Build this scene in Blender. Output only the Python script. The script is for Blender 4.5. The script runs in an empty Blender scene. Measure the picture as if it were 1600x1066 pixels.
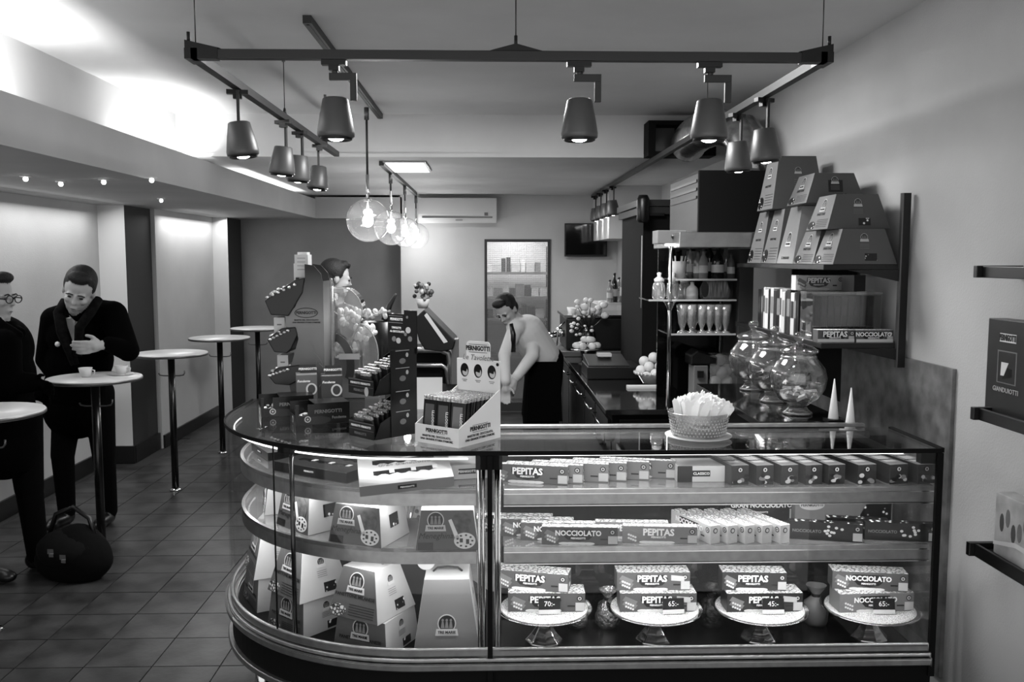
import bpy, math, random
from mathutils import Matrix, Vector, Euler
import numpy as np
random.seed(7)
S = bpy.context.scene
COL = S.collection
PI = math.pi
R = math.radians
# ------------------------------------------------------------------ camera, world, lights, exposure
cam = bpy.data.cameras.new('camera'); cam.sensor_width = 36; cam.lens = 1400/1600*36
cam.clip_start = 0.05; cam.clip_end = 100
CAM = bpy.data.objects.new('camera', cam); COL.objects.link(CAM); S.camera = CAM
CAM.location = (0, 0, 1.8)
CAM.rotation_euler = Euler((R(90-5.26), 0, R(-1.55)), 'XYZ')
CR = CAM.rotation_euler.to_matrix()
def at(px, py, Y=None, z=None, X=None):
    d = CR @ Vector((px-800, -(py-533), -1400)); o = Vector(CAM.location)
    if Y is not None: t = (Y-o.y)/d.y
    elif z is not None: t = (z-o.z)/d.z
    else: t = (X-o.x)/d.x
    return o+d*t
w = bpy.data.worlds.new('world'); S.world = w; w.use_nodes = True
w.node_tree.nodes['Background'].inputs[0].default_value = (1, 1, 1, 1)
w.node_tree.nodes['Background'].inputs[1].default_value = 0.5
S.view_settings.view_transform = 'Standard'; S.view_settings.look = 'None'
S.view_settings.gamma = 1; S.view_settings.exposure = 1.1
S.view_settings.use_curve_mapping = False
def area(loc, rot, sx, sy, power, name='area_light', spread=None):
    l = bpy.data.lights.new(name, 'AREA'); l.shape = 'RECTANGLE'; l.size = sx; l.size_y = sy; l.energy = power
    if spread: l.spread = spread
    o = bpy.data.objects.new(name, l); COL.objects.link(o); o.location = loc; o.rotation_euler = rot; return o
def spot(loc, power, size=70, rot=(0, 0, 0), blend=.6, rad=.02):
    l = bpy.data.lights.new('spot_light', 'SPOT'); l.energy = power; l.spot_size = R(size); l.spot_blend = blend; l.shadow_soft_size = rad
    o = bpy.data.objects.new('spot_light', l); COL.objects.link(o); o.location = loc; o.rotation_euler = rot; return o
# cove lamps behind the left ledge and along the top of the left wall
for y0, y1, p in ((2.7, 4.2, 10), (5.4, 6.4, 4.5), (7.4, 9.8, 3.5)):
    area((-2.09, (y0+y1)/2, 2.36), (PI, 0, 0), .08, y1-y0, p)
for y0, y1, p in ((4.0, 7.7, 10), (8.6, 10.2, 5.5)):
    area((-3.2 if y0 < 8 else -2.98, (y0+y1)/2, 2.24), (0, R(-15), 0), .06, y1-y0, p)
# fill lights added under the front and rear ceilings, without fittings
area((0.2, 4.6, 2.80), (0, 0, 0), .9, .9, 34)
area((0.0, 8.6, 2.51), (0, 0, 0), .9, .5, 16)
# ------------------------------------------------------------------ materials
def lin(v): return v/12.92 if v <= .04045 else ((v+.055)/1.055)**2.4
MATS = {}
def mat(name, v=.5, rough=.5, metal=0, spec=.5, noise=0, nscale=8, bump=0, bscale=40, emit=None, coat=0):
    if name in MATS: return MATS[name]
    m = bpy.data.materials.new(name); m.use_nodes = True; nt = m.node_tree; b = nt.nodes['Principled BSDF']
    c = lin(v); b.inputs['Base Color'].default_value = (c, c, c, 1)
    b.inputs['Roughness'].default_value = rough; b.inputs['Metallic'].default_value = metal
    b.inputs['Specular IOR Level'].default_value = spec
    if coat: b.inputs['Coat Weight'].default_value = coat; b.inputs['Coat Roughness'].default_value = .06
    tc = nt.nodes.new('ShaderNodeTexCoord')
    if noise:
        n = nt.nodes.new('ShaderNodeTexNoise'); n.inputs['Scale'].default_value = nscale; n.inputs['Detail'].default_value = 6
        nt.links.new(tc.outputs['Object'], n.inputs['Vector'])
        r = nt.nodes.new('ShaderNodeValToRGB'); a, d = lin(max(0, v-noise)), lin(min(1, v+noise))
        r.color_ramp.elements[0].position = .3; r.color_ramp.elements[1].position = .7
        r.color_ramp.elements[0].color = (a, a, a, 1); r.color_ramp.elements[1].color = (d, d, d, 1)
        nt.links.new(n.outputs['Fac'], r.inputs[0]); nt.links.new(r.outputs[0], b.inputs['Base Color'])
    if bump:
        n = nt.nodes.new('ShaderNodeTexNoise'); n.inputs['Scale'].default_value = bscale; n.inputs['Detail'].default_value = 4
        nt.links.new(tc.outputs['Object'], n.inputs['Vector'])
        k = nt.nodes.new('ShaderNodeBump'); k.inputs['Strength'].default_value = bump; k.inputs['Distance'].default_value = .01
        nt.links.new(n.outputs['Fac'], k.inputs['Height']); nt.links.new(k.outputs[0], b.inputs['Normal'])
    if emit:
        b.inputs['Emission Color'].default_value = (1, 1, 1, 1); b.inputs['Emission Strength'].default_value = emit
    MATS[name] = m; return m
def glass(name, tint=.97, refl=1.0, rough=0.0, body=0.0, bodyv=.8):
    if name in MATS: return MATS[name]
    m = bpy.data.materials.new(name); m.use_nodes = True; nt = m.node_tree; nt.nodes.clear()
    out = nt.nodes.new('ShaderNodeOutputMaterial'); tr = nt.nodes.new('ShaderNodeBsdfTransparent')
    tr.inputs[0].default_value = (tint, tint, tint, 1)
    gl = nt.nodes.new('ShaderNodeBsdfGlossy'); gl.inputs['Roughness'].default_value = rough
    lw = nt.nodes.new('ShaderNodeLayerWeight'); lw.inputs[0].default_value = .5
    pw = nt.nodes.new('ShaderNodeMath'); pw.operation = 'POWER'; pw.inputs[1].default_value = 4
    fr = nt.nodes.new('ShaderNodeMath'); fr.operation = 'MULTIPLY_ADD'; fr.inputs[1].default_value = .9; fr.inputs[2].default_value = .05
    nt.links.new(lw.outputs['Facing'], pw.inputs[0]); nt.links.new(pw.outputs[0], fr.inputs[0])
    mu = nt.nodes.new('ShaderNodeMath'); mu.operation = 'MULTIPLY'; mu.inputs[1].default_value = refl; mu.use_clamp = True
    mx = nt.nodes.new('ShaderNodeMixShader'); nt.links.new(fr.outputs[0], mu.inputs[0]); nt.links.new(mu.outputs[0], mx.inputs[0])
    last = tr
    if body:
        df = nt.nodes.new('ShaderNodeBsdfDiffuse'); c = lin(bodyv); df.inputs[0].default_value = (c, c, c, 1)
        m2 = nt.nodes.new('ShaderNodeMixShader'); m2.inputs[0].default_value = body
        nt.links.new(tr.outputs[0], m2.inputs[1]); nt.links.new(df.outputs[0], m2.inputs[2]); last = m2
    nt.links.new(last.outputs[0], mx.inputs[1]); nt.links.new(gl.outputs[0], mx.inputs[2]); nt.links.new(mx.outputs[0], out.inputs[0])
    MATS[name] = m; return m
def voro(name, v0, v1, scale, e0=.05, e1=.25, rough=.5, feature='DISTANCE_TO_EDGE', mapscale=(1, 1, 1), metal=0):
    if name in MATS: return MATS[name]
    m = mat(name, v1, rough, metal); nt = m.node_tree; b = nt.nodes['Principled BSDF']
    tc = nt.nodes.new('ShaderNodeTexCoord'); mp = nt.nodes.new('ShaderNodeMapping'); mp.inputs['Scale'].default_value = mapscale
    vo = nt.nodes.new('ShaderNodeTexVoronoi'); vo.feature = feature; vo.inputs['Scale'].default_value = scale
    r = nt.nodes.new('ShaderNodeValToRGB'); r.color_ramp.elements[0].position = e0; r.color_ramp.elements[1].position = e1
    a, d = lin(v0), lin(v1); r.color_ramp.elements[0].color = (a, a, a, 1); r.color_ramp.elements[1].color = (d, d, d, 1)
    nt.links.new(tc.outputs['Object'], mp.inputs[0]); nt.links.new(mp.outputs[0], vo.inputs['Vector'])
    nt.links.new(vo.outputs['Distance'], r.inputs[0]); nt.links.new(r.outputs[0], b.inputs['Base Color'])
    return m
M_wall = mat('plaster', .72, .9, noise=.02, nscale=2, bump=.15, bscale=120)
M_ceil = mat('ceiling_paint', .8, .9, noise=.03, nscale=1.5)
M_soff = mat('soffit_paint', .66, .8, noise=.02, nscale=2)
M_dwall = mat('grey_wall_paint', .47, .85, noise=.02, nscale=3, bump=.1, bscale=100)
M_pil = mat('dark_panel', .17, .7)
M_base = mat('black_skirting', .1, .35)
M_tile = mat('stone_tile', .18, .36, noise=.09, nscale=5, bump=.1, bscale=30)
M_grout = mat('grout', .135, .8)
M_black = mat('black_plastic', .025, .35)
M_matt = mat('matt_black', .015, .8, spec=.2)
M_gloss = mat('gloss_black', .06, .08, coat=.5)
M_alu = mat('brushed_aluminium', .62, .32, .9, noise=.04, nscale=30)
M_alud = mat('grey_aluminium', .45, .4, .8)
M_chr = mat('chrome', .85, .12, 1)
M_ss = mat('stainless_steel', .6, .3, .9, noise=.04, nscale=12)
M_fix = mat('fixture_grey', .36, .42, .3)
M_trk = mat('track_grey', .2, .45, .3)
M_white = mat('white_card', .82, .6)
M_lg = mat('light_card', .72, .6)
M_mg = mat('mid_card', .45, .55)
M_mgd = mat('midgrey_card', .31, .5)
M_dg = mat('dark_card', .15, .35)
M_bk = mat('black_card', .04, .28)
M_foil = mat('silver_foil', .8, .25, .9, noise=.2, nscale=80, bump=.8, bscale=90)
M_nut = voro('nut_print', .35, .97, 62, .02, .2, .5, mapscale=(1, 1.4, 1.4))
M_nut2 = voro('nut_print_dark', .04, .8, 75, .05, .3, .45)
M_alm = voro('almond_print', .95, .05, 55, .18, .3, .4, feature='F1')
M_glass = glass('clear_glass', .98, .45)
M_glasst = glass('top_glass', .95, 1.0)
M_glassc = glass('curved_glass', .98, .2)
M_glassj = glass('jar_glass', .94, 1.8, body=.03)
M_glassb = glass('globe_glass', .95, 1.2, body=.035, bodyv=.95)
M_ins = mat('ink_black', .03, .6)
M_inw = mat('ink_white', .93, .6)
M_ing = mat('ink_grey', .45, .6)
M_wood = mat('pale_tabletop', .84, .35, noise=.03)
M_skin = mat('skin', .66, .55); M_hair = mat('dark_hair', .03, .7, noise=.02, nscale=60, bump=.5, bscale=120)
M_coat = mat('black_wool', .01, 1, spec=.05); M_shirt = mat('pale_shirt', .78, .85); M_trous = mat('dark_trousers', .014, 1, spec=.1)
M_lit = mat('lamp_glow', 1, .5, emit=14); M_lit2 = mat('tube_glow', 1, .5, emit=4); M_lit3 = mat('case_tube_glow', 1, .5, emit=1.5)
M_stone = mat('stone_slab', .42, .3, noise=.09, nscale=14)
# ------------------------------------------------------------------ mesh builder
I4 = Matrix.Identity(4)
def T(x=0, y=0, z=0, rx=0, ry=0, rz=0, s=1):
    return Matrix.Translation((x, y, z)) @ Euler((R(rx), R(ry), R(rz)), 'XYZ').to_matrix().to_4x4() @ Matrix.Scale(s, 4)
class MB:
    def __init__(s): s.v = []; s.f = []; s.m = []; s.s = []
    def add(s, vs, fs, mi=0, M=None, sm=False):
        o = len(s.v)
        for p in vs: s.v.append(tuple(M @ Vector(p)) if M is not None else tuple(p))
        for i, f in enumerate(fs):
            s.f.append([a+o for a in f]); s.m.append(mi[i] if isinstance(mi, (tuple, list)) else mi); s.s.append(sm)
        return s
    def box(s, x0, x1, y0, y1, z0, z1, mi=0, M=None):   # faces: bottom top front right back left
        v = [(x0,y0,z0),(x1,y0,z0),(x1,y1,z0),(x0,y1,z0),(x0,y0,z1),(x1,y0,z1),(x1,y1,z1),(x0,y1,z1)]
        return s.add(v, [(0,3,2,1),(4,5,6,7),(0,1,5,4),(1,2,6,5),(2,3,7,6),(3,0,4,7)], mi, M)
    def frust(s, bx, by, tx, ty, h, mi=0, M=None, z=0):
        v = [(-bx,-by,z),(bx,-by,z),(bx,by,z),(-bx,by,z),(-tx,-ty,z+h),(tx,-ty,z+h),(tx,ty,z+h),(-tx,ty,z+h)]
        v = [(a/2, b/2, c) for a, b, c in v]
        return s.add(v, [(0,3,2,1),(4,5,6,7),(0,1,5,4),(1,2,6,5),(2,3,7,6),(3,0,4,7)], mi, M)
    def lathe(s, prof, n=24, M=None, mi=0, sm=True, close=False):
        v = []; f = []
        for r, z in prof:
            for k in range(n): a = 2*PI*k/n; v.append((r*math.cos(a), r*math.sin(a), z))
        for i in range(len(prof)-1):
            for k in range(n):
                k2 = (k+1) % n; f.append((i*n+k, i*n+k2, (i+1)*n+k2, (i+1)*n+k))
        if close: f.append(tuple(range(n))[::-1]); f.append(tuple(range((len(prof)-1)*n, len(prof)*n)))
        return s.add(v, f, mi, M, sm)
    def cyl(s, p, q, r0, r1=None, n=12, mi=0, sm=True, M=None):
        r1 = r0 if r1 is None else r1; p = Vector(p); q = Vector(q); d = q-p; L = d.length
        A = Matrix.Translation(p) @ d.to_track_quat('Z', 'Y').to_matrix().to_4x4()
        if M is not None: A = M @ A
        return s.lathe([(r0, 0), (r1, L)], n, A, mi, sm, True)
    def tube(s, pts, r, n=8, mi=0, M=None, sm=True):
        pts = [Vector(p) for p in pts]; v = []; f = []
        rr = r if isinstance(r, (list, tuple)) else [r]*len(pts)
        up = None
        for i, p in enumerate(pts):
            d = (pts[min(i+1, len(pts)-1)]-pts[max(i-1, 0)]).normalized()
            if up is None: up = Vector((0, 0, 1)) if abs(d.z) < .9 else Vector((1, 0, 0))
            a = d.cross(up).normalized(); up = a.cross(d).normalized()
            for k in range(n):
                t = 2*PI*k/n; q = p+(a*math.cos(t)+up*math.sin(t))*rr[i]; v.append(tuple(q))
        for i in range(len(pts)-1):
            for k in range(n): k2 = (k+1) % n; f.append((i*n+k, (i+1)*n+k, (i+1)*n+k2, i*n+k2))
        f.append(tuple(range(n))); f.append(tuple(range((len(pts)-1)*n, len(pts)*n))[::-1])
        return s.add(v, f, mi, M, sm)
    def prism(s, poly, a0, a1, axis='z', mi=0, M=None, sm=False):
        n = len(poly)
        def P(u, w, a): return (u, w, a) if axis == 'z' else ((u, a, w) if axis == 'y' else (a, u, w))
        v = [P(u, w, a0) for u, w in poly]+[P(u, w, a1) for u, w in poly]
        f = [tuple(range(n))[::-1], tuple(range(n, 2*n))]+[(i, (i+1) % n, n+(i+1) % n, n+i) for i in range(n)]
        return s.add(v, f, mi, M, sm)
    def ball(s, c, r, n=12, mi=0, M=None, m=None):
        m = m or max(4, n//2); r = (r, r, r) if not isinstance(r, (tuple, list)) else r; v = []; f = []
        v.append((c[0], c[1], c[2]-r[2]))
        for i in range(1, m):
            a = PI*i/m
            for k in range(n): b = 2*PI*k/n; v.append((c[0]+r[0]*math.sin(a)*math.cos(b), c[1]+r[1]*math.sin(a)*math.sin(b), c[2]-r[2]*math.cos(a)))
        v.append((c[0], c[1], c[2]+r[2])); e = len(v)-1
        for k in range(n): k2 = (k+1) % n; f.append((0, 1+k2, 1+k)); f.append((e, e-n+k, e-n+k2))
        for i in range(m-2):
            for k in range(n): k2 = (k+1) % n; f.append((1+i*n+k, 1+i*n+k2, 1+(i+1)*n+k2, 1+(i+1)*n+k))
        return s.add(v, f, mi, M, True)
    def disc(s, cx, cz, rx, rz=None, y=0, n=20, mi=0, M=None, t=.0008):
        rz = rz or rx
        return s.prism([(cx+rx*math.cos(2*PI*k/n), cz+rz*math.sin(2*PI*k/n)) for k in range(n)], y, y+t, 'y', mi, M)
    def mesh(s, name, mats):
        me = bpy.data.meshes.new(name); me.from_pydata(s.v, [], s.f)
        for m in (mats if isinstance(mats, (list, tuple)) else [mats]): me.materials.append(m)
        me.polygons.foreach_set('material_index', s.m); me.polygons.foreach_set('use_smooth', [bool(q) for q in s.s]); me.update()
        if 'r' in s.s:
            try: me.set_sharp_from_angle(angle=R(40))
            except Exception: pass
        return me
def tag(o, label=None, cat=None, group=None, kind=None):
    if label: o['label'] = label
    if cat: o['category'] = cat
    if group: o['group'] = group
    if kind: o['kind'] = kind
    return o
def obj(name, mb, mats, parent=None, label=None, bev=0, kind=None):
    me = mb.mesh(name, mats) if isinstance(mb, MB) else mb
    o = bpy.data.objects.new(name, me); COL.objects.link(o)
    if parent is not None: o.parent = parent
    if bev: b = o.modifiers.new('bevel', 'BEVEL'); b.width = bev; b.segments = 2; b.limit_method = 'ANGLE'
    return tag(o, label, kind=kind)
def thing(name, label, cat, loc=(0, 0, 0), rz=0, group=None, rx=0, ry=0):
    o = bpy.data.objects.new(name, None); COL.objects.link(o); o.empty_display_size = .05
    o.location = loc; o.rotation_euler = (R(rx), R(ry), R(rz)); return tag(o, label, cat, group)
def kids(o): return [c for c in KID.get(o.name, [])]
def dup(root, loc, rz=0, label=None, group=None, rx=0, ry=0, s=None):
    def cp(o, par):
        c = o.copy(); COL.objects.link(c)
        if par is not None: c.parent = par
        for ch in o.children: cp(ch, c)
        return c
    r = cp(root, None); r.location = loc; r.rotation_euler = (R(rx), R(ry), R(rz))
    if s: r.scale = (s, s, s)
    if label: r['label'] = label
    if group: r['group'] = group
    return r
def struct(name, mb, mats, parent=None, label=None):
    return tag(obj(name, mb, mats, parent, label), kind='structure')
TXT = {}
def text(s, size, m, parent, M=None, x=0, z=0, y=0, rot=0, sx=1, bold=.02, name='lettering', shear=0):
    """text standing in the XZ plane of matrix M, facing -Y"""
    key = (s, bold, shear)
    if key not in TXT:
        c = bpy.data.curves.new('lettering', 'FONT'); c.body = s; c.size = 1; c.align_x = 'CENTER'; c.align_y = 'CENTER'
        c.offset = bold; c.resolution_u = 2; c.extrude = .01; c.shear = shear
        t = bpy.data.objects.new('t', c); COL.objects.link(t)
        dg = bpy.context.evaluated_depsgraph_get(); TXT[key] = bpy.data.meshes.new_from_object(t.evaluated_get(dg)); TXT[key].name = 'lettering'
        bpy.data.objects.remove(t)
    me = TXT[key]
    k2 = (key, m.name)
    if k2 not in TXT: n = me.copy(); n.materials.clear(); n.materials.append(m); TXT[k2] = n
    o = bpy.data.objects.new(name, TXT[k2]); COL.objects.link(o); o.parent = parent
    A = (M or I4) @ Matrix.Translation((x, y-.0008, z)) @ Matrix.Rotation(PI/2, 4, 'X') @ Matrix.Rotation(R(rot), 4, 'Z') @ Matrix.Diagonal((size*sx, size, .03, 1))
    o.matrix_local = A; return o
# ------------------------------------------------------------------ room shell
XR = 1.74; XL = -3.37; HC = 2.82; HL = 2.525; YB = 10.4; YS = 6.5; XS = -1.97; XF = -2.2; ZS = 2.26
fl = struct('floor', MB().box(XL-.1, XR+.1, .9, 11.8, -.12, -.006), M_grout)
tm = MB().prism([(-.147, -.147), (.147, -.147), (.147, .147), (-.147, .147)], -.006, 0).mesh('tile', M_tile)
for i in range(-8, 12):
    for j in range(-3, 17):
        x = -1.34+.3*i; y = 4.01+.3*j
        if x < XL+.15 or x > -.35 or y > 8.9 or (y > 7.7 and x < -3.0): continue
        o = obj('tile', tm, None, fl); o.location = (x, y, random.uniform(-.0006, .0004)); o.rotation_euler = (0, 0, random.choice((0, PI/2, PI)))
struct('floor', MB().box(-.245, XR, .95, 10.4, -.006, -.0005).box(XL, -.245, 8.96, 10.8, -.006, -.0005), M_tile)
struct('wall_right', MB().box(XR, XR+.12, .9, YB+.1, -.1, HC), M_wall)
lw = MB().box(XL-.12, XL, .9, 7.9, -.1, ZS+.02).box(-3.22, -3.1, 8.5, 10.9, -.1, ZS+.02)
struct('wall_left', lw, M_wall)
struct('trim_1', MB().box(XL-.12, -3.14, 7.9, 8.5, 0, ZS+.01, (0, 0, 0, 1, 0, 0)), [mat('white_pilaster', .84, .8), M_pil])
struct('trim_2', MB().box(-3.1, -2.93, 10.25, 10.8, 0, ZS+.01, (0, 0, 0, 1, 0, 0)), [M_wall, M_pil])
struct('baseboard_left', MB().box(XL, XL+.02, .95, 7.87, 0, .13).box(XL, -3.12, 7.87, 7.9, 0, .15).box(-3.14, -3.115, 7.9, 8.52, 0, .15)
       .box(-3.1, -3.08, 8.52, 10.25, 0, .12), M_base)
d0 = at(757, 374, Y=YB); d1 = at(860, 374, Y=YB)
wb = MB().box(-1.0, d0.x, YB, YB+.12, -.1, HL).box(d1.x, XR+.1, YB, YB+.12, -.1, HL).box(d0.x, d1.x, YB, YB+.12, d0.z, HL)
struct('wall_back', wb, M_wall)
struct('wall_back', MB().box(-3.3, -1.0, 10.8, 10.92, -.1, HL).box(-1.02, -1.0, 10.45, 10.8, -.1, HL), M_dwall)
struct('ceiling', MB().box(XF-.02, XR+.1, .9, YS+.02, HC, HC+.1), M_ceil)
struct('ceiling', MB().box(XF-.02, XR+.1, YS+.14, 10.9, HL, HL+.1), M_ceil)
struct('trim_3', MB().box(XF, XR, YS, YS+.14, HL-.005, HC).box(XF, XR, YS-.012, YS, HL-.005, HL+.02), M_ceil)
struct('trim_4', MB().box(XF-.02, XF, .9, 10.8, ZS+.03, HC), M_ceil)
struct('trim_5', MB().box(XL-.1, XS, .9, YB, ZS, ZS+.03).box(XS-.02, XS, .9, YB+.02, ZS+.03, 2.48)
       .box(XL-.1, -.98, YB, 10.8, ZS, ZS+.03).box(XS, -.98, YB, YB+.02, ZS+.03, 2.5), M_soff)
# storage room seen through the wired glass door
struct('wall_store', MB().box(d0.x-.3, d1.x+.3, 11.5, 11.6, -.1, 2.3).box(d0.x-.32, d0.x-.3, YB+.12, 11.5, -.1, 2.3).box(d1.x+.3, d1.x+.32, YB+.12, 11.5, -.1, 2.3).box(d0.x-.3, d1.x+.3, YB+.12, 11.5, 2.3, 2.35), M_wall)
area(((d0.x+d1.x)/2, 10.95, 2.25), (0, 0, 0), .6, .5, 15)
dr = tag(obj('door_1', MB().box(d0.x, d0.x+.03, YB-.03, YB+.05, 0, d0.z).box(d1.x-.03, d1.x, YB-.03, YB+.05, 0, d0.z)
    .box(d0.x+.03, d1.x-.03, YB-.03, YB+.05, d0.z-.03, d0.z).box(d0.x+.03, d1.x-.03, YB-.03, YB+.05, .02, .12), M_pil), kind='structure')
obj('pane', MB().box(d0.x+.03, d1.x-.03, YB, YB+.01, .12, d0.z-.03), glass('wired_glass', .85, 1, .2, body=.12, bodyv=.85), dr)
wg = MB()
for k in range(1, 34): x = d0.x+.03+k*(d1.x-d0.x-.06)/34; wg.box(x-.0012, x+.0012, YB-.004, YB-.001, .12, d0.z-.03)
for k in range(1, 84): z = .12+k*(d0.z-.15)/84; wg.box(d0.x+.03, d1.x-.03, YB-.003, YB-.001, z-.0012, z+.0012)
tag(obj('wire_mesh', wg, M_alud, dr), kind='stuff')
sr = thing('storage_rack', 'pale storage shelving seen through the wired glass door', 'shelf', ((d0.x+d1.x)/2, 11.2, 0))
for z in (.6, 1.05, 1.32, 1.62): obj('shelf', MB().box(-.4, .4, -.15, .15, z-.015, z+.0145), M_alu, sr)
for x in (-.41, .39): obj('upright', MB().box(x, x+.02, -.15, .15, 0, 1.95), M_pil, sr)
for z, n in ((1.335, 9), (1.635, 8), (1.065, 6)):
    x = -.36; k = 0
    while x < .3:
        ww = random.uniform(.06, .12); h = random.uniform(.09, .18)
        o = obj('carton', MB().box(0, ww-.01, -.1, .1, 0, h), random.choice((M_white, M_lg, M_mg, M_bk)))
        o.location = (sr.location.x+x, 11.2, z); x += ww; tag(o, 'carton on the storage shelving behind the wired glass door', 'box', 'cartons in the storage room')
# air conditioner, television
a0 = at(655, 350, Y=YB); a1 = at(776, 311, Y=YB)
ac = thing('air_conditioner', 'long white wall air conditioner under the ceiling of the back wall', 'air conditioner', ((a0.x+a1.x)/2, YB-.003, a0.z))
hw = (a1.x-a0.x)/2; hh = a1.z-a0.z
obj('housing', MB().prism([(0, .05), (-.2, .0), (-.22, .1), (-.2, hh), (0, hh)], -hw, hw, 'x'), M_lg, ac, bev=.008)
obj('air_flap', MB().box(-hw+.05, hw-.05, -.225, -.215, .06, .075), M_dg, ac)
obj('indicator', MB().box(hw-.14, hw-.1, -.226, -.212, .085, .12), M_black, ac)
obj('badge', MB().box(-.02, .06, -.221, -.216, .03, .04), M_mg, ac)
t0 = at(882, 401, Y=10.3); t1 = at(949, 349, Y=10.3)
tv = thing('television', 'flat black television hanging on the back wall', 'television', ((t0.x+t1.x)/2, 10.3, t0.z))
hw = (t1.x-t0.x)/2; hh = t1.z-t0.z
obj('case', MB().box(-hw, hw, 0, .04, 0, hh), M_black, tv, bev=.004); obj('screen', MB().box(-hw+.015, hw-.015, -.004, 0, .02, hh-.015), M_gloss, tv)
obj('wall_bracket', MB().box(-.1, .1, .04, .098, .1, .25), M_black, tv)
# ------------------------------------------------------------------ suspended track frame and spotlights
ZT = 2.5; L0 = at(305, 88, z=ZT); R0 = at(1295, 88, z=ZT); YT = (L0.y+R0.y)/2; XA = L0.x; XB = R0.x
eA = at(538, 241, z=ZT).y; eB = 10.2
tr = thing('lighting_track', 'grey U shaped lighting track hung from the ceiling on thin wires', 'lighting track', (0, YT, ZT))
obj('front_rail', MB().box(XA+.06, XB-.06, -.017, .017, -.016, .016), M_trk, tr, bev=.002)
obj('left_rail', MB().box(XA-.017, XA+.017, .05, eA-YT, -.016, .016), M_trk, tr)
obj('right_rail', MB().box(XB-.017, XB+.017, .05, eB-YT, -.016, .016), M_trk, tr)
for x, s in ((XA, 1), (XB, -1)):
    obj('corner_connector', MB().box(x-.022, x+.022, -.02, .08, -.018, .018).box(min(x, x+s*.09), max(x, x+s*.09), -.02, .02, -.018, .018)
        .prism([(x-s*.02, .018), (x+s*.1, .018), (x-s*.02, .045)], -.02, .02, 'y').cyl((x-s*.012, 0, .04), (x-s*.012, 0, .075), .006), M_black, tr)
xm = at(806, 80, Y=YT).x
obj('wire_mount', MB().prism([(xm-.09, .016), (xm+.09, .016), (xm, .04)], -.018, .018, 'y').cyl((xm, 0, .03), (xm, 0, .07), .006), M_black, tr)
wires = [(XA+.012, YT), (xm, YT), (XB-.012, YT), (XA, 4.6), (XA, 5.75), (XB, 4.9), (XB, 7.2), (XB, 9.4)]
for x, y in wires:
    top = HC if y < YS else HL
    obj('wire', MB().cyl((x, y-YT, .016), (x, y-YT, top-ZT), .0022, n=6), M_black, tr)
    obj('ceiling_grip', MB().cyl((x, y-YT, top-ZT-.045), (x, y-YT, top-ZT), .009, n=10), M_alu, tr)
    if y > YT+.1: obj('wire_mount', MB().cyl((x, y-YT, .014), (x, y-YT, .05), .012, .005, n=8), M_black, tr)
def spotlight(kind=0):
    t = thing('track_spotlight', '', 'spotlight')
    obj('adapter', MB().box(-.045, .04, -.014, .014, -.034, -.017).box(-.02, .015, -.012, .012, -.052, -.034), M_black, t)
    if kind == 0: obj('arm', MB().box(-.02, .075, -.007, .007, -.085, -.06).box(.052, .075, -.007, .007, -.155, -.085).cyl((0, 0, -.052), (0, 0, -.062), .011), M_trk, t, bev=.001)
    else: obj('arm', MB().box(-.006, .006, -.03, -.018, -.165, -.03).box(-.006, .006, -.03, 0, -.03, -.02).cyl((0, -.034, -.158), (0, -.018, -.158), .013), M_trk, t, bev=.001)
    c = -.0; zt = -.145; tilt = 8 if kind == 0 else -6
    A = T(c, 0, zt, 0, tilt if kind else 0, 0)
    hd = obj('lamp_head', MB().lathe([(0, 0), (.038, 0), (.044, -.004), (.053, -.05), (.054, -.052), (.065, -.118), (.064, -.132), (.058, -.136), (.055, -.12)], 28, A), M_fix, t)
    obj('front_ring', MB().lathe([(.056, -.13), (.056, -.142), (.05, -.145), (.046, -.138)], 28, A), M_black, hd)
    obj('bulb', MB().ball((0, 0, -.136), (.028, .028, .012), 14, M=A), M_lit, hd)
    return t
spA = spotlight(0); spB = spotlight(1)
sp = []
for i, (px, lab) in enumerate(((523, 'grey track spotlight on the front rail, leftmost of three there'), (906, 'grey track spotlight on the middle of the front rail'),
        (1110, 'grey track spotlight on the front rail close to the right corner'))):
    x = at(px, 95, Y=YT).x; loc = (x, YT, ZT)
    if i == 0: spA.location = loc; spA['label'] = lab; spA['group'] = 'track spotlights'
    else: dup(spA, loc, 0, lab, 'track spotlights')
    spot((x, YT, ZT-.3), 16, 80)
lst = [(XA, at(372, 150, X=XA).y, 12, 'nearest spotlight on the left rail of the track frame'), (XA, at(442, 190, X=XA).y, 160, 'second spotlight from the camera on the left rail'),
       (XA, at(467, 202, X=XA).y, 150, 'third spotlight from the camera on the left rail'), (XA, at(498, 222, X=XA).y, 200, 'farthest spotlight on the left rail of the track frame'),
       (XB, at(1196, 118, X=XB).y, 20, 'tilted spotlight on the right rail just behind the corner'), (XB, at(1153, 158, X=XB).y, 30, 'spotlight on the right rail in front of the silver duct'),
       (XB, 8.6, 30, 'nearest of the spotlight cluster at the far end of the right rail'), (XB, 9.05, 10, 'second of the spotlight cluster at the far end of the right rail'),
       (XB, 9.5, 10, 'third of the spotlight cluster at the far end of the right rail'), (XB, 9.95, 10, 'farthest spotlight of the cluster ending the right rail')]
for i, (x, y, rz, lab) in enumerate(lst):
    y = min(y, eB-.1)
    if i == 0: spB.location = (x, y, ZT); spB.rotation_euler.z = R(rz); spB['label'] = lab; spB['group'] = 'track spotlights'
    else: dup(spB, (x, y, ZT), rz, lab, 'track spotlights')
    spot((x, y, ZT-.3), 9 if y < 8 else 1.5, 80)
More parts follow.
